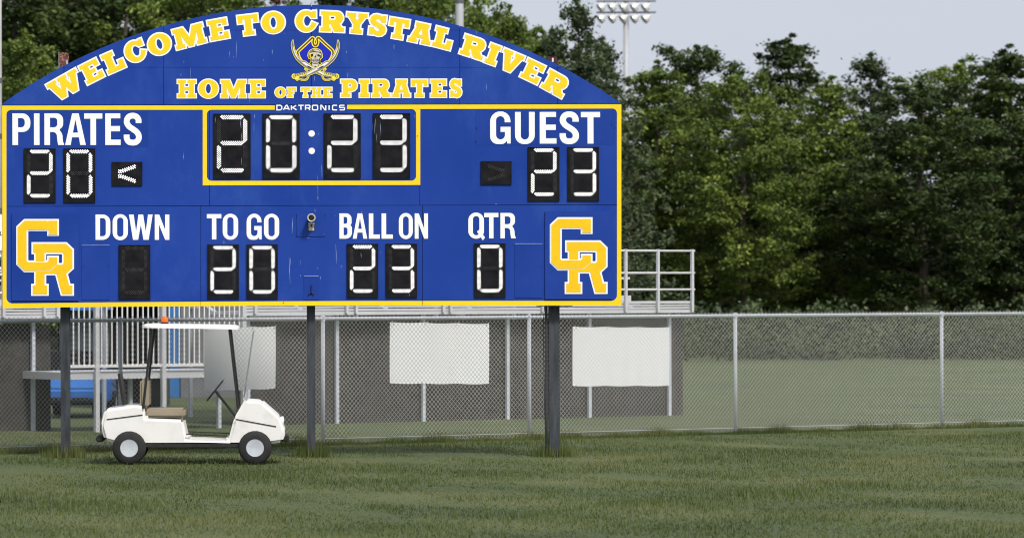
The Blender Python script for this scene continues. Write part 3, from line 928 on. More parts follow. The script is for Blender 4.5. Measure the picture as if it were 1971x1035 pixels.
for x0, y0_, x1, y1, ch, big in ((411.6, 220, 481.7, 343.8, '2', 1), (506.2, 220, 576, 343.7, '0', 1), (624.3, 219.7, 693.6, 343.4, '2', 1), (718.6, 219.4, 788.4, 343.1, '3', 1),
                              (47.1, 287, 106.3, 390, '2', 0), (123.3, 287, 182.6, 390, '0', 0), (1016.9, 284.2, 1075.9, 386.9, '2', 0), (1093.1, 284, 1152, 386.8, '3', 0),
                              (229.6, 472.4, 288.5, 575.6, ' ', 0), (400.2, 471.6, 459, 574.7, '2', 0), (475.4, 471.5, 533.8, 574.6, '0', 0),
                              (668.6, 470.1, 727, 572.9, '2', 0), (743.4, 470, 801.8, 572.7, '3', 0), (913.5, 469.5, 972, 572.4, '0', 0)):
    module(x0, y0_, x1, y1, ch, big)

for x0, y0_, x1, y1, lit in ((215.4, 311.8, 274, 357.5, 1), (925.2, 310.3, 984.6, 355.2, 0)):
    mb = MB()
    X0, Z1 = B(x0, y0_); X1 = B(x1, y0_)[0]; Z0 = B(x0, y1)[1]
    mb.box(X0, X1, -0.02, -0.0005, Z0, Z1)
    mod = par(mb.build('possession_arrow_module', M['blackface']), board)
    for sg in (1, -1):
        pts = []
        for i in range(9):
            for j in range(4):
                # slanted bar from the left tip (12.6, 23) out to the right
                u = 13.5 + i * 3.75 + (j % 2) * 1.9 - 0.6 * (j // 2)
                v = 21.0 - (u - 12.6) * 0.36 - 0.4
                yv = v - 3.2 + j * 1.85 - (1.2 if i == 0 else 0)
                if sg < 0: yv = (y1 - y0_) - yv
                if u > 46.5: continue
                pts.append(((x0 + u) if lit else (x1 - u), y0_ + yv))
        mb = MB()
        leds(mb, pts, 1.15 if lit else 0.6)
        o = mb.build('led_segment', M['ledon'] if lit else M['ledoff']); o.parent = mod
for cx, cy in ((599.8, 257.2), (600, 290.6)):
    mb = MB()
    x_, z_ = B(cx, cy)
    plate(mb, ell(x_, z_, 6.2 * S, 6.2 * S, 24), [], -0.006, 0.0055)
    par(mb.build('colon_dot', M['white']), board)

# ---- scratches, screws
mb = MB()
SCR = [(455.5, 79, 455.2, 112, .5), (442, 99, 442.4, 110, .6), (450, 108, 449.5, 112, .4), (524, 96, 524.2, 104.5, 1.0), (507.5, 114, 507.5, 118, .6), (758.4, 85.5, 758.5, 96.5, .9), (667.5, 98, 667.5, 103, .7),
       (783.5, 124.5, 783.7, 128, .7), (936, 163, 936.2, 173.5, .7), (605.4, 147, 605.4, 156.5, .7), (668.4, 140, 668.6, 150, .7), (348.5, 142, 348.2, 147, .7), (366.5, 130, 366.7, 153, .35), (354, 116, 353.7, 122, .5),
       (480.5, 192, 480.6, 197, .5), (489.6, 220.5, 489.8, 228, .8), (489, 236, 488.5, 255, .5), (415, 226, 413.9, 238, .5), (462.5, 233, 464.3, 247, 1.0), (464.8, 256, 464.7, 272, .5), (464.7, 304, 464.6, 318, .5),
       (613.5, 255, 613.5, 261, .5), (619, 318, 620, 342, .8), (611.4, 337, 612.4, 388, .5), (612, 378, 611.8, 384, .9), (722.6, 229, 721.2, 256, .9), (732, 237, 733, 259, .7), (723.5, 256, 725.5, 275, .5), (716.8, 237, 716.9, 250, .6),
       (798.6, 220, 798.9, 229, .7), (576, 221, 575.8, 231, .6), (352.6, 292, 352.8, 308, .4), (353, 300, 353.2, 304, .8), (563.8, 420, 562.3, 449, .8), (556.4, 495, 558.6, 546, .8), (559.6, 496, 559.2, 510, .6),
       (577.5, 500, 577.8, 510, .5), (578.4, 529, 578.3, 532, .7), (617, 531, 617, 538, .6), (606.2, 402, 606.4, 408, .8), (611.7, 514, 611.9, 518, .8), (646.2, 470, 648.4, 508, .7), (656.5, 510, 656.7, 515, .8), (645, 414, 645, 416, .7),
       (696.5, 405, 696.7, 413, .6), (694.6, 486, 695.4, 496, .7), (433, 464, 430.2, 470, .5), (733, 484, 733, 487, .8), (512.5, 563, 512.6, 570, .6), (788, 565, 788.2, 570, .5), (429.8, 463, 429.8, 470, .5), (918, 60, 917.8, 66, .6), (871.6, 76, 871.4, 84, .5),
       (547, 65, 547.8, 66, .8), (608.5, 16, 609, 18.5, .8), (953, 392, 957, 393, .7), (590, 458, 597, 458.4, .6), (624.5, 450, 625.6, 451, 1.0)]
for x0, y0_, x1, y1, w_ in SCR:
    jx = rnd.uniform(-.3, .3)
    pts = [B(x0 + (x1 - x0) * t + (jx if 0 < t < 1 else 0), y0_ + (y1 - y0_) * t) for t in (0, .4, 1)]
    inside = any(a <= (x0 + x1) / 2 <= b2 and c <= (y0_ + y1) / 2 <= d2 for a, c, b2, d2 in ((411, 219, 482, 344), (718, 219, 789, 344), (668, 470, 727, 573), (475, 471, 534, 575), (743, 470, 802, 573)))
    plate(mb, stroke(pts, w_ * S, taper=lambda t, w_=w_: w_ * S * (1.0 if 0.2 < t < 0.8 else 0.35)), [], -0.0215 if inside else -0.0092 if 570 < x0 < 626 and 410 < y0_ < 456 else -0.0011, 0.0008)
par(tag(mb.build('paint_scratches', M['scratch']), kind='stuff'), board)
mb = MB()
for x_, y_ in ((545.6, 581.8), (571.5, 414), (624.8, 414), (571.5, 452), (917.5, 246), (916.5, 272), (1183, 246), (1178, 240), (160, 512), (209, 512), (993, 512), (1042, 512), (804, 262)):
    x__, z__ = B(x_, y_)
    mb.lathe((x__, -0.0145, z__), [(0.0001, -0.001), (0.006, 0), (0.007, 0.013)], 'Y', 8)
par(mb.build('screw_heads', M['bluegap']), board)
# small black antenna fork at the bottom centre
mb = MB()
x_, z_ = B(599.3, 547)
zb = B(599.3, 563)[1]
mb.tube((x_, -0.03, z_), (x_, -0.03, zb), 0.006, 0.008)
for dx_ in (-0.03, 0.03):
    mb.tube((x_, -0.03, zb + 0.01), (x_ + dx_, -0.03, zb - 0.012), 0.007)
    mb.lathe((x_ + dx_, -0.03, zb - 0.014), [(0.0, -0.012), (0.011, -0.006), (0.011, 0.006), (0.0, 0.012)], 'Y', 10)
mb.box(x_ - 0.01, x_ + 0.01, -0.03, -0.006, zb - 0.005, zb + 0.01)
par(mb.build('antenna', M['ink']), board)

# ---- posts behind the board
def post(xa, xb, top_py, mat='steel'):
    x0, x1 = B(xa, 600)[0], B(xb, 600)[0]
    zt = B((xa + xb) / 2, top_py)[1]
    mb = MB()
    t = 0.012
    mb.box(x0, x1, 0.175, 0.175 + t, 0, zt)
    mb.box(x0, x1, 0.36, 0.36 + t, 0, zt)
    xm = (x0 + x1) / 2
    mb.box(xm - 0.006, xm + 0.006, 0.1875, 0.3595, 0, zt)
    return par(mb.build('support_post', M[mat]), board), x0, x1, zt


post(115, 132.5, 150)
post(590.5, 606.5, 60)
post(1058, 1078.5, 150)
for xa, xb, tp, cap in ((112.5, 129.5, 98.5, 'rust'), (1056.5, 1074, 106.5, 'rustdark')):
    x0, x1 = B(xa, 120)[0], B(xb, 120)[0]
    zt = B(xa, tp)[1]
    z0 = zt - 0.33
    mb = MB()
    # torn and rusted top of the beam: jagged flange plates with a web
    n = 7
    prof = [(x0, z0)] + [(x1, z0)] + [(x1, zt - 0.02)] + [(x1 - (x1 - x0) * i / n, zt - rnd.uniform(0, 0.02)) for i in range(1, n)] + [(x0, zt)]
    plate(mb, prof, [], 0.175, 0.014)
    plate(mb, [(x0, z0), (x1, z0), (x1, zt - 0.01), (x0, zt)], [], 0.36, 0.014)
    xm = (x0 + x1) / 2
    mb.box(xm - 0.006, xm + 0.006, 0.19, 0.3595, z0, zt - 0.012)
    par(tag(mb.build('support_post_top', M[cap]), 'bare rusted steel post top above the arch'), board)
    mb = MB()
    mb.box(x0 - 0.006, x0 - 0.001, 0.172, 0.195, z0, zt - 0.004)
    if cap == 'rust':
        mb.box(x1 - 0.022, x1 - 0.004, 0.168, 0.174, zt - 0.34, zt - 0.12)
        par(mb.build('flange_edge', M['galv']), board)
    else:
        mb = MB()
        mb.box(xm - 0.012, xm + 0.012, 0.168, 0.1745, zt - 0.085, zt - 0.03)
        par(mb.build('painted_mark', M['cartwhite']), board)
# conduit and cable at the right post, the mounting angle under the board
mb = MB()
x0 = B(1053, 600)[0]
mb.tube((x0, 0.2, 0), (x0, 0.2, 2.3), 0.02)
par(mb.build('conduit', M['steel']), board)
mb = MB()
px_ = [(1049.5, 588), (1048.5, 600), (1047.5, 615), (1047, 640), (1048, 700), (1050, 800), (1052, 875)]
for a, b_ in zip(px_[:-1], px_[1:]):
    A_, B_ = B(*a), B(*b_)
    mb.tube((A_[0], 0.16, A_[1]), (B_[0], 0.16, B_[1]), 0.006, n=6)
par(mb.build('cable', M['rubber']), board)
mb = MB()
xa, za = B(1034, 587.8); xb = B(1102, 587.8)[0]
mb.box(xa, xb, 0.0, 0.17, za - 0.014, za - 0.004)
par(mb.build('mounting_angle', M['steel']), board)

# the part offsets: children of parts inherit the part's shift, so put them back
# (every part mesh is written in world coordinates, its object shifted by -OX)

# ---- camera on its bracket in the middle of the board: a thing of its own
cx, cz = B(599.3, 419.5)
sc = empty('security_camera', (cx, -0.01, cz))
tag(sc, 'small pale round camera on a bracket in the middle of the blue scoreboard', 'camera')
mb = MB()
r_ = 8.1 * S
mb.lathe((0, 0, 0), [(0.0, -0.001), (r_ * .86, -0.002), (r_ * .9, -0.12), (r_, -0.135), (r_, -0.17), (r_ * .83, -0.175), (r_ * .70, -0.16), (r_ * .62, -0.13)], 'Y', 28)
o = mb.build('housing', M['camgrey'], sc, smooth=True)
mb = MB()
mb.lathe((0, 0, 0), [(r_ * .64, -0.13), (r_ * .4, -0.118), (0.0001, -0.112)], 'Y', 24)
mb.build('lens', M['lens'], sc, smooth=True)
mb = MB()
z1, z0 = -11.2 * S, -25.2 * S
mb.box(-6.2 * S, 6.2 * S, -0.012, 0.0, z0, z1)
mb.build('bracket_plate', M['camgrey'], sc, bevel=0.006)
mb = MB()
mb.box(-5.9 * S, 5.9 * S, -0.09, -0.0125, z1 - 0.004, z1 + 0.012)
mb.tube((0, -0.06, z1 + 0.01), (0, -0.06, -r_ * .8), 0.011)
mb.build('bracket_arm', M['camgrey'], sc)
mb = MB()
mb.tube((0, -0.03, z1 - 0.005), (0, -0.03, z1 - 0.045), 0.010, 0.007)
for dx_ in (-4.6 * S, 4.6 * S):
    mb.lathe((dx_, -0.017, z1 - 0.045), [(0.0, -0.002), (0.006, 0), (0.006, 0.005)], 'Y', 8)
mb.build('bolt', M['ink'], sc)


# ------------------------------------------------------------------ chain-link fence behind the board
FA = AT(-120, PY0, 61.0); FA.z = 0
FB_ = AT(2200, PY0, 74.4); FB_.z = 0


def line_d(px, d0=61.65, d1=68.3):      # distance of the fence line under a photo column
    return d0 + (d1 - d0) * px / 1185.0


P0 = AT(-140, PY0, line_d(-140)); P0.z = 0
P1 = AT(2150, PY0, line_d(2150)); P1.z = 0
U = (P1 - P0).normalized()
NB = Vector((-U.y, U.x, 0))
if NB.y < 0: NB = -NB
LEN = (P1 - P0).length
FH = 1.912
fence = empty('chain_link_fence', P0)
tag(fence, 'grey galvanised chain link fence running behind the scoreboard', 'fence')


def on_line(px):
    """distance along the fence line under photo column px (by intersecting the viewing ray)"""
    k = (px - PX0) / F
    # P0 + t U : x = k * (y + DCAM)
    return (k * (P0.y + DCAM) - P0.x) / (U.x - k * U.y)


mb = MB()
pitch = 0.0735
n = int((LEN + FH) / pitch)
nw = Vector((0, 0, 1))
def wire(a, b_, off):
    r_ = 0.0031
    mb.tube(U * a[0] + nw * a[1] + NB * off, U * b_[0] + nw * b_[1] + NB * off, r_, n=4, caps=False)


top_z, bot_z = FH + 0.028, 0.03
hh = top_z - bot_z
for i in range(n + 2):
    t0 = i * pitch - hh
    for sgn in (1, -1):
        a, b_ = (t0, bot_z), (t0 + hh, top_z)
        if sgn < 0: a, b_ = (t0 + hh, bot_z), (t0, top_z)
        # trim to the fence length
        def lim(p, q):
            if p[0] < 0:
                f_ = (0 - p[0]) / (q[0] - p[0]); return (0, p[1] + (q[1] - p[1]) * f_)
            if p[0] > LEN:
                f_ = (LEN - p[0]) / (q[0] - p[0]); return (LEN, p[1] + (q[1] - p[1]) * f_)
            return p
        if (a[0] < 0 and b_[0] < 0) or (a[0] > LEN and b_[0] > LEN): continue
        a2, b2 = lim(a, b_), lim(b_, a)
        wire(a2, b2, -0.004 if sgn > 0 else 0.0005)
tag(mb.build('chain_link_mesh', M['wire'], fence), kind='stuff')
mb = MB()
mb.tube(nw * (FH - 0.026) + NB * 0.034, U * LEN + nw * (FH - 0.026) + NB * 0.034, 0.026, n=12)
mb.build('top_rail', M['galv'], fence, smooth=True)
mb = MB()
mb.tube(nw * 0.10 + NB * 0.02, U * LEN + nw * 0.10 + NB * 0.02, 0.004, n=6)
mb.build('tension_wire', M['galv'], fence)
base_post = None
for px in (-159, 234, 624, 1021, 1418, 1815):
    t_ = on_line(px)
    if t_ < 0 or t_ > LEN: continue
    mb = MB()
    mb.tube((0, 0, 0), (0, 0, FH - 0.044), 0.03, n=14)
    mb.lathe((0, 0, FH - 0.044), [(0.034, -0.03), (0.034, 0.0), (0.026, 0.02), (0.03, 0.045), (0.024, 0.062), (0.0, 0.068)], 'Z', 14)
    if base_post is None:
        base_post = mb.build('fence_post', M['galv'], fence, smooth=True)
        base_post.location = U * t_ + NB * 0.036
    else:
        c = base_post.copy(); COL.objects.link(c); c.location = U * t_ + NB * 0.036; c.parent = fence

# banners tied to the far side of the mesh
def banner(px0, px1, pya, pyb, label, h=0.92):
    t0, t1 = on_line(px0), on_line(px1)
    za = EYE - (pya - PY0) * line_d(px0) / F
    zb_ = EYE - (pyb - PY0) * line_d(px1) / F
    bn = empty('banner', P0 + U * t0)
    tag(bn, label, 'banner', 'blank white banners tied to the fence')
    mb = MB()
    nx, nz_ = 28, 8
    L_ = t1 - t0
    for off, fl in ((0.012, 0), (0.014, 1)):
        k0 = len(mb.v)
        for j in range(nz_ + 1):
            for i in range(nx + 1):
                u, v = i / nx, j / nz_
                z_top = za + (zb_ - za) * u - 0.010 * abs(math.sin(u * math.pi * 3))
                wav = 0.010 * math.sin(u * 17 + v * 3) * v + 0.006 * math.sin(u * 41) * v
                p = U * (L_ * u) + NB * (off + 0.012 + wav) + nw * (z_top - h * v)
                mb.v.append(tuple(p))
        for j in range(nz_):
            for i in range(nx):
                a = k0 + j * (nx + 1) + i
                mb.f.append((a, a + nx + 1, a + nx + 2, a + 1) if not fl else (a, a + 1, a + nx + 2, a + nx + 1))
    mb.build('sheet', M['banner'], bn, smooth=True)
    mb = MB()
    for i in range(4):
        u = (0.03, 0.345, 0.66, 0.97)[i]
        c = U * (L_ * u) + nw * (za + (zb_ - za) * u - 0.028) + NB * 0.008
        k0 = len(mb.v)
        for q in range(12):
            a = 2 * math.pi * q / 12
            mb.v.append(tuple(c + U * (0.010 * math.cos(a)) + nw * (0.010 * math.sin(a))))
        mb.f.append(tuple(k0 + q for q in range(12)))
    mb.build('grommets', M['ink'], bn)
    for i in range(4):
        u = (0.03, 0.345, 0.66, 0.97)[i]
        c = U * (L_ * u) + nw * (za + (zb_ - za) * u - 0.028) - NB * 0.001
        m2 = MB()
        sg = (-1, 1, 1, 1)[i]
        m2.tube(c, c + U * 0.03 * sg + nw * 0.045 - NB * 0.008, 0.004, n=6)
        m2.build('cable_tie', M['cartwhite'], bn)
    return bn


banner(395, 532, 630, 626.5, 'white banner on the fence just right of the orange beacon cart')
banner(752, 943, 619.3, 622.5, 'long white banner on the fence between the middle and right scoreboard posts')
banner(1104, 1290, 628.5, 630, 'white banner on the fence beside the right scoreboard post')


# ------------------------------------------------------------------ bleachers and ramp rail
def rel(px, d_extra=0.0):
    """world point on a line parallel to the fence, d_extra metres farther back, under photo column px"""
    Q = P0 + NB * d_extra
    k = (px - PX0) / F
    t_ = (k * (Q.y + DCAM) - Q.x) / (U.x - k * U.y)
    return Q + U * t_, t_


def z_at(px, py, d_extra):
    Q, _ = rel(px, d_extra)
    _, dy = level(px, py)
    return EYE - dy * (Q.y + DCAM) / F


def bleacher(px0, px1, back, label, rows_=7, posts=(), zt=None, end_open=True):
    A_, _ = rel(px0, back)
    B_, _ = rel(px1, back)
    L_ = (B_ - A_).length
    t = empty('bleacher', (A_.x, A_.y, 0))
    tag(t, label, 'bleacher', 'aluminium bleachers behind the fence')
    pm = (px0 + px1) / 2
    z606 = zt
    bl = [(0.0, 0.060), (0.074, 0.108), (0.122, 0.152), (0.166, 0.215)]
    for a, b_ in bl:
        mb = MB()
        mb.obox(nw * (z606 + a), U * L_, NB * 0.04, nw * (b_ - a))
        mb.build('fascia_board', M['alu'], t)
    # vertical joints: short cover straps
    k = 0
    x = 0.9
    while x < L_:
        mb = MB()
        mb.obox(U * x + nw * (z606 + 0.002) - NB * 0.004, U * 0.012, NB * 0.0035, nw * 0.155)
        mb.build('joint_strap', M['galv'], t)
        x += 1.83
    # deck and rows
    mb = MB()
    mb.obox(NB * 0.045 + nw * (z606 + 0.02), U * L_, NB * 1.1, nw * 0.05)
    mb.build('walkway_deck', M['alu'], t)
    for r_ in range(rows_):
        zb = z606 + 0.10 + 0.21 * r_
        yb = 1.25 + 0.62 * r_
        for nm, dy_, dz, w_ in (('seat_board', 0.0, 0.30, 0.26), ('foot_board', 0.30, 0.02, 0.28)):
            mb = MB()
            mb.obox(NB * (yb + dy_) + nw * (zb + dz), U * L_, NB * w_, nw * 0.04)
            mb.build(nm, M['alu'], t)
        mb = MB()
        mb.obox(NB * (yb + 0.585) + nw * (zb + 0.06), U * L_, NB * 0.02, nw * 0.15)
        mb.build('riser_board', M['alu'], t)
    # guard rail
    for p in posts:
        Q, tt = rel(p, back)
        s_ = (Q - A_).length * (1 if (Q - A_).dot(U) > 0 else -1)
        if s_ < 0 or s_ > L_: continue
        mb = MB()
        mb.obox(U * s_ - NB * 0.06 + nw * (z606 + 0.03), U * 0.05, NB * 0.05, nw * 1.12)
        mb.build('guard_post', M['alu'], t)
    for zz in (0.42, 0.72, 1.12):
        mb = MB()
        mb.tube(nw * (z606 + zz) - NB * 0.03, U * L_ + nw * (z606 + zz) - NB * 0.03, 0.021, n=10)
        mb.build('guard_rail', M['aluw'], t, smooth=True)
    # under-structure: legs and braces
    x = 0.15
    while x < L_:
        mb = MB()
        mb.obox(U * x + NB * 0.2, U * 0.06, NB * 0.06, nw * (z606 - 0.002))
        mb.build('support_leg', M['galv'], t)
        mb = MB()
        mb.obox(U * x + NB * (1.2 + 0.62 * (rows_ - 1)), U * 0.06, NB * 0.06, nw * (z606 + 0.1 + 0.21 * (rows_ - 1)))
        mb.build('support_leg', M['galv'], t)
        mb = MB()
        mb.tube(U * x + NB * 1.2 + nw * (z606 + 0.05), U * x + NB * (1.5 + 0.62 * (rows_ - 1)) + nw * (z606 + 0.02 + 0.21 * rows_), 0.03, n=6)
        mb.build('stringer', M['galv'], t)
        x += 1.83
    mb = MB()
    mb.obox(NB * 0.32 + nw * 0.0, U * L_, NB * 0.01, nw * (z606 - 0.10))
    mb.build('skirt_screen', M['screen'], t)
    return t


BK = 8.0
zr = z_at(620, 606.3, BK)
bleacher(474, 1335, BK, 'long aluminium bleacher behind the middle and right part of the scoreboard', 7, (487, 594, 663, 681, 849, 863, 1040, 1200, 1262, 1328), zr)
zl = z_at(60, 613.0, BK)
bleacher(-130, 116, BK, 'aluminium bleacher behind the left end of the scoreboard', 7, (2, 80.5, 106.5), zl)

# ramp landing with vertical balusters
ra, _ = rel(122, 7.0)
rb, _ = rel(474, 7.0)
rl = empty('ramp_railing', (ra.x, ra.y, 0))
tag(rl, 'white barred ramp railing between the two bleachers', 'railing')
L_ = (rb - ra).length
Zb, Zt = 1.05, 2.35
for z_ in (Zb, Zt):
    mb = MB(); mb.obox(nw * z_, U * L_, NB * 0.045, nw * 0.05); mb.build('rail', M['aluw'], rl)
for p in (187, 315.5, 470):
    Q, _ = rel(p, 7.0)
    s_ = (Q - ra).length
    mb = MB(); mb.obox(U * (s_ - 0.037) - NB * 0.012 + nw * 0.0, U * 0.075, NB * 0.07, nw * 2.45); mb.build('rail_post', M['alu'], rl)
bal = None
pxs = [142.5 + 10.4 * i for i in range(4)] + [196.5 + 10.0 * i for i in range(12)] + [327 + 9.65 * i for i in range(15)]
for p in pxs:
    Q, _ = rel(p, 7.0)
    s_ = (Q - ra).length
    if bal is None:
        mb = MB(); mb.obox((-0.0105, 0, 0), U * 0.021, NB * 0.021, nw * (Zt - Zb - 0.052))
        bal = mb.build('baluster', M['aluw'], rl)
        o = bal
    else:
        o = bal.copy(); COL.objects.link(o); o.parent = rl
    o.location = U * s_ + NB * 0.012 + nw * (Zb + 0.051)
mb = MB(); mb.obox(nw * 0.86 + NB * 0.08, U * L_, NB * 1.5, nw * 0.12); mb.build('ramp_deck', M['alu'], rl)
for s_ in (0.3, 1.5, L_ - 0.3):
    mb = MB(); mb.obox(U * s_ + NB * 0.4, U * 0.06, NB * 0.06, nw * 0.858); mb.build('support_leg', M['galv'], rl)

# grey block building with a blue door, back between the bleachers
bd = 92.0
bl_ = empty('block_building', AT(318, PY0, bd) * 1.0)
bl_.location.z = 0
tag(bl_, 'grey concrete block building with a blue door seen through the white railing', 'building')
W_ = XD(640, bd) - XD(318, bd)
dW = XD(348, bd) - XD(321, bd)
mb = MB()
mb.box(0, 0.03, 0, 5, 0, 2.9); mb.box(0.03, 0.03 + dW, 0.05, 5, 2.35, 2.9); mb.box(0.03 + dW, W_, 0, 5, 0, 2.9)
mb.build('wall', M['conc'], bl_)
mb = MB(); mb.box(-0.15, W_ + 0.1, -0.2, 5.2, 2.902, 3.02); mb.build('roof', M['alu'], bl_)
mb = MB(); mb.box(0.034, 0.026 + dW, 0.06, 0.10, 0.004, 2.348); o = mb.build('door', M['bluedoor'], bl_)
mb = MB(); mb.lathe((0.06, 0.055, 1.0), [(0, -0.03), (0.02, -0.02), (0.02, 0.0)], 'Y', 10); h_ = mb.build('handle', M['galv'], o)


# added dark shed whose black walls stand in for shade behind the railing
sh = empty('shade_filler', (XD(190, 84), 24.0, 0))
tag(sh, 'added shade-dark shed behind the white railing, beside the blue golf cart', 'filler')
W2 = XD(317, 84) - XD(190, 84)
mb = MB(); mb.box(0, W2, 3.0, 3.06, 0, 2.5); mb.build('back_wall', M['darkpanel'], sh)
for xx in (0.0, W2 - 0.05):
    mb = MB(); mb.box(xx, xx + 0.05, 0.05, 2.998, 0, 2.5); mb.build('side_wall', M['darkpanel'], sh)
mb = MB(); mb.box(-0.1, W2 + 0.08, -0.3, 3.2, 2.503, 2.58); mb.build('roof', M['lampdark'], sh)
mb = MB(); mb.box(0.15, W2 - 0.15, 1.4, 2.6, 0.0, 1.66); mb.build('stacked_crates', M['screen'], sh, bevel=0.02)


# ------------------------------------------------------------------ carts
def cart(name, loc, rz, body, label, cat, roof_z, beacon=None, roof_len=1.78, tilt=0.0):
    t = empty(name, loc, rz)
    tag(t, label, cat)
    hl = roof_len / 2
    # roof: a shallow crowned shell
    mb = MB()
    n_ = 10
    for lvl, (zz, ins) in enumerate(((0, 0.0), (0.028, 0.004), (0.05, 0.03), (0.058, 0.12))):
        for x_, y_ in fillet([(-hl + ins, -0.55 + ins, 0.16), (hl - ins, -0.55 + ins, 0.16), (hl - ins, 0.55 - ins, 0.16), (-hl + ins, 0.55 - ins, 0.16)], 4):
            mb.v.append((x_, y_, roof_z - 0.058 + zz - tilt * (x_ + hl)))
    m_ = len(mb.v) // 4
    for l in range(3):
        for i in range(m_):
            j = (i + 1) % m_
            mb.f.append((l * m_ + i, l * m_ + j, (l + 1) * m_ + j, (l + 1) * m_ + i))
    mb.f.append(tuple(3 * m_ + i for i in range(m_)))
    mb.f.append(tuple(i for i in reversed(range(m_))))
    mb.build('roof', M[body], t, smooth=False)
    for sx in (-1, 1):
        for sy in (-1, 1):
            mb = MB()
            mb.tube((sx * hl * 0.98, sy * 0.5, 0.75), (sx * hl * 0.80, sy * 0.48, roof_z - 0.075), 0.016, n=8)
            mb.build('roof_strut', M['ink'], t)
    # body: side profile lofted across the width
    prof = [(-1.15, 0.33), (-1.2, 0.52), (-1.15, 0.74), (-0.75, 0.80), (-0.62, 0.78), (-0.60, 0.62), (-0.1, 0.60), (-0.05, 0.34), (0.5, 0.32), (0.58, 0.62), (0.72, 0.86), (0.95, 0.84), (1.2, 0.62), (1.27, 0.42), (1.22, 0.30), (0.95, 0.26), (-0.9, 0.26)]
    mb = MB()
    n_ = len(prof)
    mb.v = [(p[0], -0.52, p[1]) for p in prof] + [(p[0], 0.52, p[1]) for p in prof]
    mb.f = [tuple(range(n_)), tuple(reversed(range(n_, 2 * n_)))] + [(i, n_ + i, n_ + (i + 1) % n_, (i + 1) % n_) for i in range(n_)]
    mb.build('body', M[body], t, bevel=0.035)
    for sy in (-1, 1):
        mb = MB()
        for a_, b_ in (((-1.12, 0.60), (-0.64, 0.66)), ((0.60, 0.60), (1.14, 0.50)), ((-0.06, 0.40), (0.5, 0.375))):
            mb.obox((a_[0], sy * 0.524 - 0.004, a_[1]), (b_[0] - a_[0], 0, b_[1] - a_[1]), (0, 0.008, 0), (0, 0, 0.012))
        mb.build('trim_strip', M['rubber'], t)
    mb = MB(); mb.box(1.20, 1.31, -0.42, 0.42, 0.30, 0.38); mb.build('bumper', M['rubber'], t, bevel=0.015)
    mb = MB(); mb.box(-1.27, -1.17, -0.42, 0.42, 0.30, 0.38); mb.build('bumper', M['rubber'], t, bevel=0.015)
    mb = MB(); mb.obox((-0.92, -0.42, 0.79), (-0.06, 0, 0.42), (0, 0.84, 0), (0.03, 0, 0.004)); mb.build('bag_frame', M['ink'], t)
    mb = MB(); mb.box(-0.95, 0.98, -0.515, 0.515, 0.235, 0.285); mb.build('sill', M['rubber'], t)
    for sy in (-0.34, 0.34):
        mb = MB(); mb.lathe((1.195, sy, 0.56), [(0.055, 0.0), (0.06, 0.03), (0.045, 0.045), (0.0, 0.05)], 'X', 14); mb.build('headlight', M['lamp'], t, smooth=True)
    mb = MB(); mb.box(-0.62, -0.08, -0.48, 0.48, 0.625, 0.74); mb.build('seat', M['seat'], t, bevel=0.03)
    mb = MB(); mb.box(-0.68, -0.56, -0.48, 0.48, 0.76, 1.14); mb.build('backrest', M['seat'], t, bevel=0.03)
    mb = MB(); mb.obox((0.70, -0.46, 0.89), (0.13, 0, roof_z - 1.0), (0, 0.92, 0), (0.012, 0, 0)); mb.build('windscreen', M['glass'], t)
    mb = MB(); mb.tube((0.62, -0.22, 0.6), (0.32, -0.22, 0.98), 0.016)
    for q in range(16):
        a0, a1 = 2 * math.pi * q / 16, 2 * math.pi * (q + 1) / 16
        f_ = lambda a: Vector((0.32, -0.22, 0.98)) + Vector((0.6, 0, 0.75)).normalized() * (0.17 * math.sin(a)) + Vector((0, 0.17 * math.cos(a), 0))
        mb.tube(f_(a0), f_(a1), 0.012, n=6)
    mb.build('steering_wheel', M['rubber'], t)
    for sx in (-0.82, 0.86):
        for sy in (-1, 1):
            mb = MB()
            mb.lathe((sx, sy * 0.50, 0.225), [(0.12, -0.08), (0.2, -0.09), (0.225, -0.06), (0.225, 0.06), (0.2, 0.09), (0.12, 0.08)], 'Y', 22)
            w_ = mb.build('wheel', M['rubber'], t, smooth=True)
            mb = MB()
            mb.lathe((sx, sy * 0.50, 0.225), [(0.0, sy * 0.06), (0.05, sy * 0.065), (0.12, sy * 0.075)], 'Y', 18)
            mb.build('rim', M['galv'], w_)
    if beacon is not None:
        bx = beacon
        zr_ = roof_z - tilt * (bx + hl)
        mb = MB(); mb.lathe((bx, -0.3, zr_ - 0.012), [(0.0, 0), (0.052, 0.0), (0.052, 0.03), (0.047, 0.034)], 'Z', 20)
        bb = mb.build('beacon_base', M['rubber'], t, smooth=False)
        mb = MB(); mb.lathe((bx, -0.3, zr_ + 0.02), [(0.045, 0.0), (0.049, 0.012), (0.047, 0.055), (0.036, 0.072), (0.0, 0.078)], 'Z', 20)
        mb.build('beacon_lens', M['orange'], bb, smooth=True)
    return t


cdist = 58.3
zroof = EYE - (621.6 - PY0 + (300 - PX0) * ROLL) * (cdist) / F
cxw = (XD(277, cdist) + XD(460, cdist)) / 2
hl_ = (XD(462, cdist) - XD(277, cdist)) / 2
cart('utility_cart', (cxw, cdist - DCAM + 0.0, 0), 0, 'cartwhite', 'white utility cart with an orange beacon on its roof in front of the fence', 'utility cart', zroof,
     beacon=XD(318, cdist) - cxw, roof_len=hl_ * 2, tilt=0.019)
cart('golf_cart', (XD(150, 79), 19.0, 0), R(84), 'cartblue', 'bright blue golf cart parked behind the white railing, left of the block building', 'golf cart', 2.0)

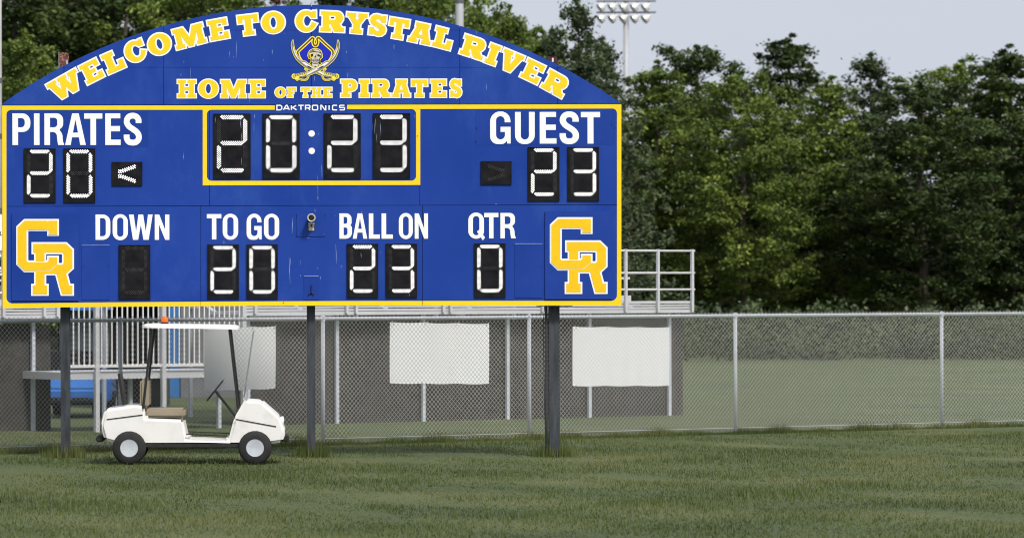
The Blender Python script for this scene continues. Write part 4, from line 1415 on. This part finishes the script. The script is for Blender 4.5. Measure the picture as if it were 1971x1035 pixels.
# ------------------------------------------------------------------ poles and lights
def pole(name, px, d, r0, r1, h, mat, label, cat, band=None):
    t = empty(name, (XD(px, d), d - DCAM, 0))
    tag(t, label, cat)
    mb = MB(); mb.tube((0, 0, 0), (0, 0, h), r0, r1, n=16)
    mb.build('shaft', M[mat], t, smooth=True)
    for z_ in (band or []):
        mb = MB(); rr_ = r0 + (r1 - r0) * z_ / h
        mb.lathe((0, 0, z_), [(rr_ + 0.001, -0.05), (rr_ + 0.012, -0.05), (rr_ + 0.012, 0.05), (rr_ + 0.001, 0.05)], 'Z', 16)
        mb.build('collar', M['lampdark'], t)
    return t


def floodlights(t, h, d, nrow, ncol, sp, side=(-1, 1), r=0.26):
    for rw in range(nrow):
        z_ = h - 0.35 - rw * 0.56
        mb = MB(); mb.box(-sp * ncol / 2 - 0.1, sp * ncol / 2 + 0.1, -0.16, -0.08, z_, z_ + 0.08); mb.build('crossarm', M['lampdark'], t)
        for c in range(ncol):
            x_ = (c - (ncol - 1) / 2) * sp
            mb = MB()
            ang = R(30)
            ax = Vector((-0.78, -0.25, -0.56)).normalized()
            c0 = Vector((x_, -0.2, z_ - 0.16))
            prof = [(0.07, 0.0), (0.10, 0.10), (0.2, 0.20), (r, 0.34), (r * 1.03, 0.40)]
            for (ra_, ha), (rb_, hb) in zip(prof[:-1], prof[1:]):
                mb.tube(c0 + ax * (ha - 0.1), c0 + ax * (hb - 0.1), ra_, rb_, n=16, caps=False)
            mb.tube(c0 + ax * 0.27, c0 + ax * 0.285, r * 0.98, r * 0.9, n=16)
            f_ = mb.build('floodlight', M['lamp'], t, smooth=True)
            mb = MB(); mb.tube((x_, -0.12, z_ + 0.02), c0 - ax * 0.08, 0.03); mb.build('bracket', M['lampdark'], f_)


pole('light_pole', 885.6, 112, 0.12, 0.095, 16.0, 'polegrey', 'grey steel light pole rising behind the arch, right of the word CRYSTAL', 'light pole', [AT(885, 3, 112).z])
t = pole('light_pole', 1206, 215, 0.20, 0.13, AT(1206, -4, 215).z, 'polegrey', 'tall pole with rows of floodlights at the upper right', 'floodlight pole')
floodlights(t, AT(1206, 3, 215).z + 0.31, 215, 2, 5, 0.55, r=0.235)
lp_ = pole('utility_pole', -5.5, 90, 0.112, 0.10, 15.0, 'concpole', 'pale concrete pole at the left edge behind the scoreboard', 'pole', [AT(0, 262, 90).z, AT(0, 155, 90).z, AT(0, 405, 90).z])
# sponsor board at the far left
sb = empty('sponsor_board', (XD(-70, 76), 16.0, 0))
tag(sb, 'white and black sponsor board at the left edge beside the scoreboard', 'sign')
wS = XD(9, 76) - XD(-70, 76)
zz = lambda py: EYE - (py - PY0) * 76 / F
mb = MB(); mb.box(0, wS, 0, 0.03, zz(493), zz(412)); mb.build('upper_panel', M['banner'], sb)
mb = MB(); mb.box(0, wS, -0.001, 0.03, zz(498), zz(493.3)); mb.build('green_stripe', M['green'], sb)
mb = MB(); mb.box(0, wS, 0, 0.03, zz(548), zz(498.3)); mb.build('lower_panel', M['darkpanel'], sb)
mb = MB()
for x_ in (0.1, wS - 0.14): mb.box(x_, x_ + 0.05, 0.031, 0.08, 0, zz(420))
mb.build('sign_legs', M['galv'], sb)
def sign_char(kind_, ch, px, py, h, mat):
    W0, parts = SANS[ch]
    mb = MB()
    k = h * 76 / F / 100
    x_ = XD(px, 76) - sb.location.x
    for i, (o_, hs) in enumerate(parts):
        mp_ = lambda L2: [(x_ + p[0] * k, zz(py) + p[1] * k) for p in L2]
        plate(mb, mp_(o_), [mp_(h2) for h2 in hs], -0.004, 0.003)
    mb.build('sign_letter', M[mat], sb)
sign_char('sans', 'E', -1, 487, 9, 'ink')
sign_char('sans', 'A', -4, 526, 14, 'white')
sign_char('sans', 'L', 0.5, 452, 8, 'ink')


# ------------------------------------------------------------------ trees
def leaf_mesh(name, centres, radii, per, size, flat, mat, seed, up=0.3, long=1.6):
    rs = np.random.RandomState(seed)
    n = len(centres)
    cen = np.repeat(np.array(centres), per, axis=0)
    rad = np.repeat(np.array(radii), per)
    N_ = n * per
    d = rs.normal(size=(N_, 3)); d /= np.linalg.norm(d, axis=1)[:, None]
    rr_ = rad * np.abs(rs.normal(0.62, 0.34, N_))
    d[:, 2] *= flat
    pos = cen + d * rr_[:, None]
    nrm = rs.normal(size=(N_, 3)); nrm[:, 2] = np.abs(nrm[:, 2]) + up
    nrm /= np.linalg.norm(nrm, axis=1)[:, None]
    t_ = rs.normal(size=(N_, 3)); t_ -= nrm * np.sum(t_ * nrm, axis=1)[:, None]; t_ /= np.linalg.norm(t_, axis=1)[:, None]
    b_ = np.cross(nrm, t_)
    sz = size * rs.uniform(0.55, 1.35, N_)
    a = t_ * (sz * long / 2)[:, None]; c = b_ * (sz / 2)[:, None]
    V = np.stack([pos - a, pos - c * 0.9 + a * 0.1, pos + a, pos + c * 0.9 + a * 0.1], axis=1).reshape(-1, 3)
    me = bpy.data.meshes.new(name)
    me.vertices.add(N_ * 4); me.vertices.foreach_set('co', V.astype(np.float32).ravel())
    me.loops.add(N_ * 4); me.loops.foreach_set('vertex_index', np.arange(N_ * 4, dtype=np.int32))
    me.polygons.add(N_); me.polygons.foreach_set('loop_start', np.arange(0, N_ * 4, 4, dtype=np.int32)); me.polygons.foreach_set('loop_total', np.full(N_, 4, dtype=np.int32))
    me.update(calc_edges=True)
    me.materials.append(M[mat])
    return me


def tree_proto(kind, seed):
    """returns (trunk mesh, crown mesh, height) of a tree about 14 m tall"""
    rs = random.Random(seed)
    cen, rad = [], []
    mb = MB()
    H = 14.0
    lean = Vector((rs.uniform(-.3, .3), rs.uniform(-.3, .3), 0))
    pts = [Vector((0, 0, 0))] + [lean * (i / 8) ** 2 + Vector((rs.uniform(-.12, .12), rs.uniform(-.12, .12), H * 0.96 * i / 8)) for i in range(1, 9)]
    for i in range(8):
        mb.tube(pts[i], pts[i + 1], 0.26 * (1 - i / 8.6), 0.26 * (1 - (i + 1) / 8.6), n=8, caps=False)
    dens = 1.9
    if kind == 'broad':
        nb, prof, z0 = 72, (lambda u: 3.7 * math.sin(math.pi * min(1, max(0.06, (u * 0.86 + 0.12)))) ** 0.55), 0.20
    elif kind == 'pine':
        nb, prof, z0 = 95, (lambda u: 3.3 * (1 - u) ** 0.65 + 0.35), 0.16
    else:   # 'cone': narrow upright dark tree
        nb, prof, z0 = 90, (lambda u: 2.5 * (1 - u) ** 0.8 + 0.25), 0.08
    for k in range(nb):
        u = (k + rs.random()) / nb
        z = H * (z0 + (1 - z0) * u)
        an = k * 2.399 + rs.uniform(-.4, .4)
        r_ = prof(u) * rs.uniform(0.7, 1.12)
        i = min(7, int(z / (H * 0.96) * 8))
        base = pts[i].lerp(pts[i + 1], min(1, z / (H * 0.96) * 8 - i)) if i < 8 else pts[-1]
        rise = {'broad': rs.uniform(0.0, 0.5), 'pine': rs.uniform(-0.12, 0.3), 'cone': rs.uniform(0.25, 0.75)}[kind]
        st = base - Vector((0, 0, r_ * 0.35))
        tip = Vector((base.x + math.cos(an) * r_, base.y + math.sin(an) * r_, base.z - r_ * 0.2 + r_ * rise))
        mb.tube(st, tip, 0.05 * (1.2 - u), 0.012, n=5, caps=False)
        nc = max(2, int(r_ * 3.4))
        for c in range(nc):
            f_ = (c + 0.8) / nc
            p = st.lerp(tip, 0.3 + 0.72 * f_)
            sp = 0.55 * (r_ / 3.0) + 0.15
            q = p + Vector((rs.gauss(0, sp * .55), rs.gauss(0, sp * .55), rs.gauss(0, sp * .35)))
            cen.append(tuple(q)); rad.append(rs.uniform(0.22, 0.62) * (0.8 if kind == 'cone' else 1))
            if rs.random() < 0.5:
                mb.tube(p, q, 0.014, 0.005, n=4, caps=False)
    # a ragged leader
    for k in range(5):
        cen.append((pts[-1].x + rs.uniform(-.25, .25), pts[-1].y + rs.uniform(-.25, .25), H * (0.93 + 0.018 * k))); rad.append(0.35 - 0.05 * k)
    return mb, cen, rad


PROTO = {}
for key, kind, seed, per, size, flat, mat in (('dark', 'pine', 3, 85, 0.12, 0.5, 'leafdark'), ('dark2', 'broad', 5, 80, 0.125, 0.65, 'leafdark'), ('mid', 'broad', 11, 80, 0.115, 0.65, 'leafmid'),
                                            ('mid2', 'pine', 17, 85, 0.115, 0.6, 'leafmid'), ('grey', 'cone', 23, 58, 0.115, 0.9, 'leafgrey'), ('brown', 'cone', 31, 22, 0.11, 0.8, 'leafbrown')):
    mb, cen, rad = tree_proto(kind, seed)
    tr_ = bpy.data.meshes.new('trunk')
    tr_.from_pydata(mb.v, [], mb.f)
    tr_.materials.append(M['bark'])
    PROTO[key] = (tr_, leaf_mesh('crown', cen, rad, per, size, flat, mat, seed))


def tree(key, px, top_py, d, width, label, group='trees behind the stadium', rz=None):
    top = AT(px, top_py, d).z
    t = empty('tree', (XD(px, d), d - DCAM, 0), rnd.uniform(0, 6.28) if rz is None else rz)
    tag(t, label, 'tree', group)
    sz = top / 14.0
    t.scale = (width, width, sz)
    for nm, me in (('trunk', PROTO[key][0]), ('crown', PROTO[key][1])):
        o = bpy.data.objects.new(nm, me); COL.objects.link(o); o.parent = t
    return t


TREES = [
 ('dark', -70, -190, 165, 1.25, 'dark evergreen tree at the far left edge of the picture'),
 ('dark2', 28, -150, 158, 1.15, 'dark broad tree behind the left rusty post top, next to the left edge'),
 ('mid2', 42, 62, 140, 0.78, 'low bushy green tree just above the left corner of the scoreboard'),
 ('dark', 140, -170, 170, 1.25, 'dark evergreen tree directly behind the left rusty post top'),
 ('dark2', 238, -130, 162, 1.2, 'dark broad tree above the letters ELC of WELCOME'),
 ('dark', 318, -160, 175, 1.3, 'dark evergreen tree above the letter O of WELCOME'),
 ('dark', 372, -120, 185, 1.2, 'dark evergreen tree behind the mid green tree above ME of WELCOME'),
 ('mid', 392, -95, 158, 1.0, 'mid green broad tree above the letters ME of WELCOME'),
 ('mid2', 455, -40, 166, 0.72, 'mid green tree above the gap between WELCOME and TO'),
 ('brown', 516, -45, 190, 1.0, 'thin reddish brown tree in the sky gap above the word TO'),
 ('dark2', 668, -60, 172, 1.0, 'dark spreading tree above the letters RY of CRYSTAL'),
 ('dark', 745, -50, 180, 1.0, 'dark evergreen tree above the letters ST of CRYSTAL'),
 ('mid', 812, -25, 160, 0.85, 'light olive green tree just left of the grey light pole'),
 ('mid2', 912, 6, 165, 0.62, 'light green tree just right of the grey light pole'),
 ('mid2', 986, 14, 158, 0.66, 'light green pointed tree above the letters IV of RIVER'),
 ('mid', 850, -20, 180, 0.95, 'olive green tree directly behind the grey light pole'),
 ('mid', 776, -75, 186, 1.2, 'broad olive tree filling the background above the letters TA of CRYSTAL'),
 ('mid2', 705, -70, 188, 1.1, 'broad green tree above the letter Y of CRYSTAL'),
 ('mid', 904, 22, 178, 0.9, 'olive green tree behind the light green tree just right of the grey light pole'),
 ('mid', 1006, 45, 180, 0.95, 'olive tree behind the light green pointed tree above RIVER'),
 ('dark2', 214, -120, 184, 1.3, 'dark broad tree in the second row above the letter L of WELCOME'),
 ('dark', 60, -140, 184, 1.3, 'dark evergreen tree in the second row above the letter W of WELCOME'),
 ('mid', 948, 40, 172, 0.8, 'light green rounded tree above the letter R that starts RIVER'),
 ('mid2', 1038, 62, 168, 0.72, 'light green tree above the last letters of RIVER'),
 ('grey', 1078, 60, 150, 0.55, 'slim dark grey green tree behind the right rusty post top'),
 ('grey', 1132, 3, 150, 0.86, 'tall dark grey green tree left of the floodlights'),
 ('grey', 1182, 76, 158, 0.85, 'dark grey green tree at the right corner of the arch'),
 ('grey', 1100, 108, 135, 1.0, 'low dark grey green tree between the right rusty post top and the arch corner'),
 ('mid2', 1262, 120, 165, 0.9, 'green tree just right of the floodlight pole'),
 ('dark2', 1345, 92, 172, 0.95, 'dark rounded tree two trees right of the floodlight pole'),
 ('mid', 1432, 140, 160, 0.85, 'mid green tree above the end of the long bleacher'),
 ('dark', 1520, 70, 176, 1.05, 'dark evergreen tree tallest in the right background'),
 ('mid2', 1612, 150, 165, 0.95, 'mid green tree right of the tallest dark evergreen'),
 ('grey', 1690, 108, 170, 1.15, 'grey green pointed tree in the right background'),
 ('dark2', 1775, 160, 160, 0.95, 'dark rounded tree second from the right edge'),
 ('mid', 1862, 118, 172, 1.0, 'mid green tree near the right edge'),
 ('dark', 1950, 90, 168, 1.05, 'dark evergreen tree at the right edge of the picture'),
]
for a in TREES: tree(*a)

# far wood: one mass that nobody could count, down behind the trees
rs = random.Random(99)
cen, rad = [], []
for i in range(1500):
    d = rs.uniform(196, 212)
    px = rs.uniform(-120, 2150)
    z = rs.uniform(0, 1) ** 0.8 * (6.8 + 1.5 * math.sin(px * 0.013) + 0.8 * math.sin(px * 0.05))
    cen.append((XD(px, d), d - DCAM, max(0.2, z))); rad.append(rs.uniform(0.6, 1.2))
me = leaf_mesh('far_wood', cen, rad, 70, 0.26, 0.8, 'leafdark', 5)
o = bpy.data.objects.new('far_wood', me); COL.objects.link(o)
tag(o, 'dark dense wood behind the separate trees', 'wood', kind='stuff')

# understory along the wood's edge
rs = random.Random(12)
cen, rad = [], []
for i in range(620):
    d = rs.uniform(134, 158)
    px = rs.uniform(1160, 2120)
    hgt = 0.5 + 1.3 * max(0, math.sin(px * 0.021 + d)) * rs.random()
    cen.append((XD(px, d), d - DCAM, hgt * rs.uniform(0.3, 1))); rad.append(rs.uniform(0.4, 0.9))
me = leaf_mesh('undergrowth', cen, rad, 130, 0.11, 0.8, 'leafgrey', 8)
o = bpy.data.objects.new('undergrowth', me); COL.objects.link(o)
tag(o, 'low bushes and weeds along the foot of the trees', 'undergrowth', kind='stuff')

# ------------------------------------------------------------------ grass blades
rs = np.random.RandomState(4)
NBL = 230000
d = 26 + 44 * rs.uniform(0, 1, NBL) ** 0.9
px = rs.uniform(-90, 2060, NBL)
x = (px - PX0) * d / F
y = d - DCAM
h = rs.uniform(0.018, 0.05, NBL) * (1 + 0.5 * np.sin(x * 2.1) * np.sin(y * 1.3))
an = rs.uniform(0, 6.28, NBL)
w = rs.uniform(0.003, 0.007, NBL)
pt = np.sin(x * 0.9 + 1.3 * np.sin(y * 0.35)) + np.sin(y * 0.55 + 2.0 * np.sin(x * 0.6 + 1)) + 0.6 * np.sin(x * 3.1 + y * 1.7)
h = np.where(pt > 1.35, h * 0.35, h) * (0.85 + 0.25 * np.clip(-pt, 0, 1.6))
# long unmown tufts along the fence and round the posts
nf = 26000
tf = rs.uniform(0, LEN, nf)
off = rs.normal(0, 0.10, nf)
x[:nf] = P0.x + U.x * tf + NB.x * off
y[:nf] = P0.y + U.y * tf + NB.y * off
h[:nf] = rs.uniform(0.04, 0.20, nf) * (0.55 + 0.45 * np.sin(tf * 2.3) * np.sin(tf * 5.1 + 1))
for q, xp in enumerate((B(123, 600)[0], B(598, 600)[0], B(1068, 600)[0])):
    a0 = nf + q * 900
    x[a0:a0 + 900] = xp + rs.normal(0, 0.13, 900)
    y[a0:a0 + 900] = 0.27 + rs.normal(0, 0.14, 900)
    h[a0:a0 + 900] = rs.uniform(0.04, 0.22, 900)
le = rs.normal(0, 0.014, (NBL, 2))
V = np.zeros((NBL, 3, 3), np.float32)
V[:, 0] = np.stack([x - w * np.cos(an), y - w * np.sin(an), np.zeros(NBL)], 1)
V[:, 1] = np.stack([x + w * np.cos(an), y + w * np.sin(an), np.zeros(NBL)], 1)
V[:, 2] = np.stack([x + le[:, 0], y + le[:, 1], h], 1)
me = bpy.data.meshes.new('grass')
me.vertices.add(NBL * 3); me.vertices.foreach_set('co', V.ravel())
me.loops.add(NBL * 3); me.loops.foreach_set('vertex_index', np.arange(NBL * 3, dtype=np.int32))
me.polygons.add(NBL); me.polygons.foreach_set('loop_start', np.arange(0, NBL * 3, 3, dtype=np.int32)); me.polygons.foreach_set('loop_total', np.full(NBL, 3, dtype=np.int32))
me.update(calc_edges=True)
me.materials.append(M['blade'])
o = bpy.data.objects.new('grass', me); COL.objects.link(o)
tag(o, 'short rough grass in front of the scoreboard', 'grass', kind='stuff')
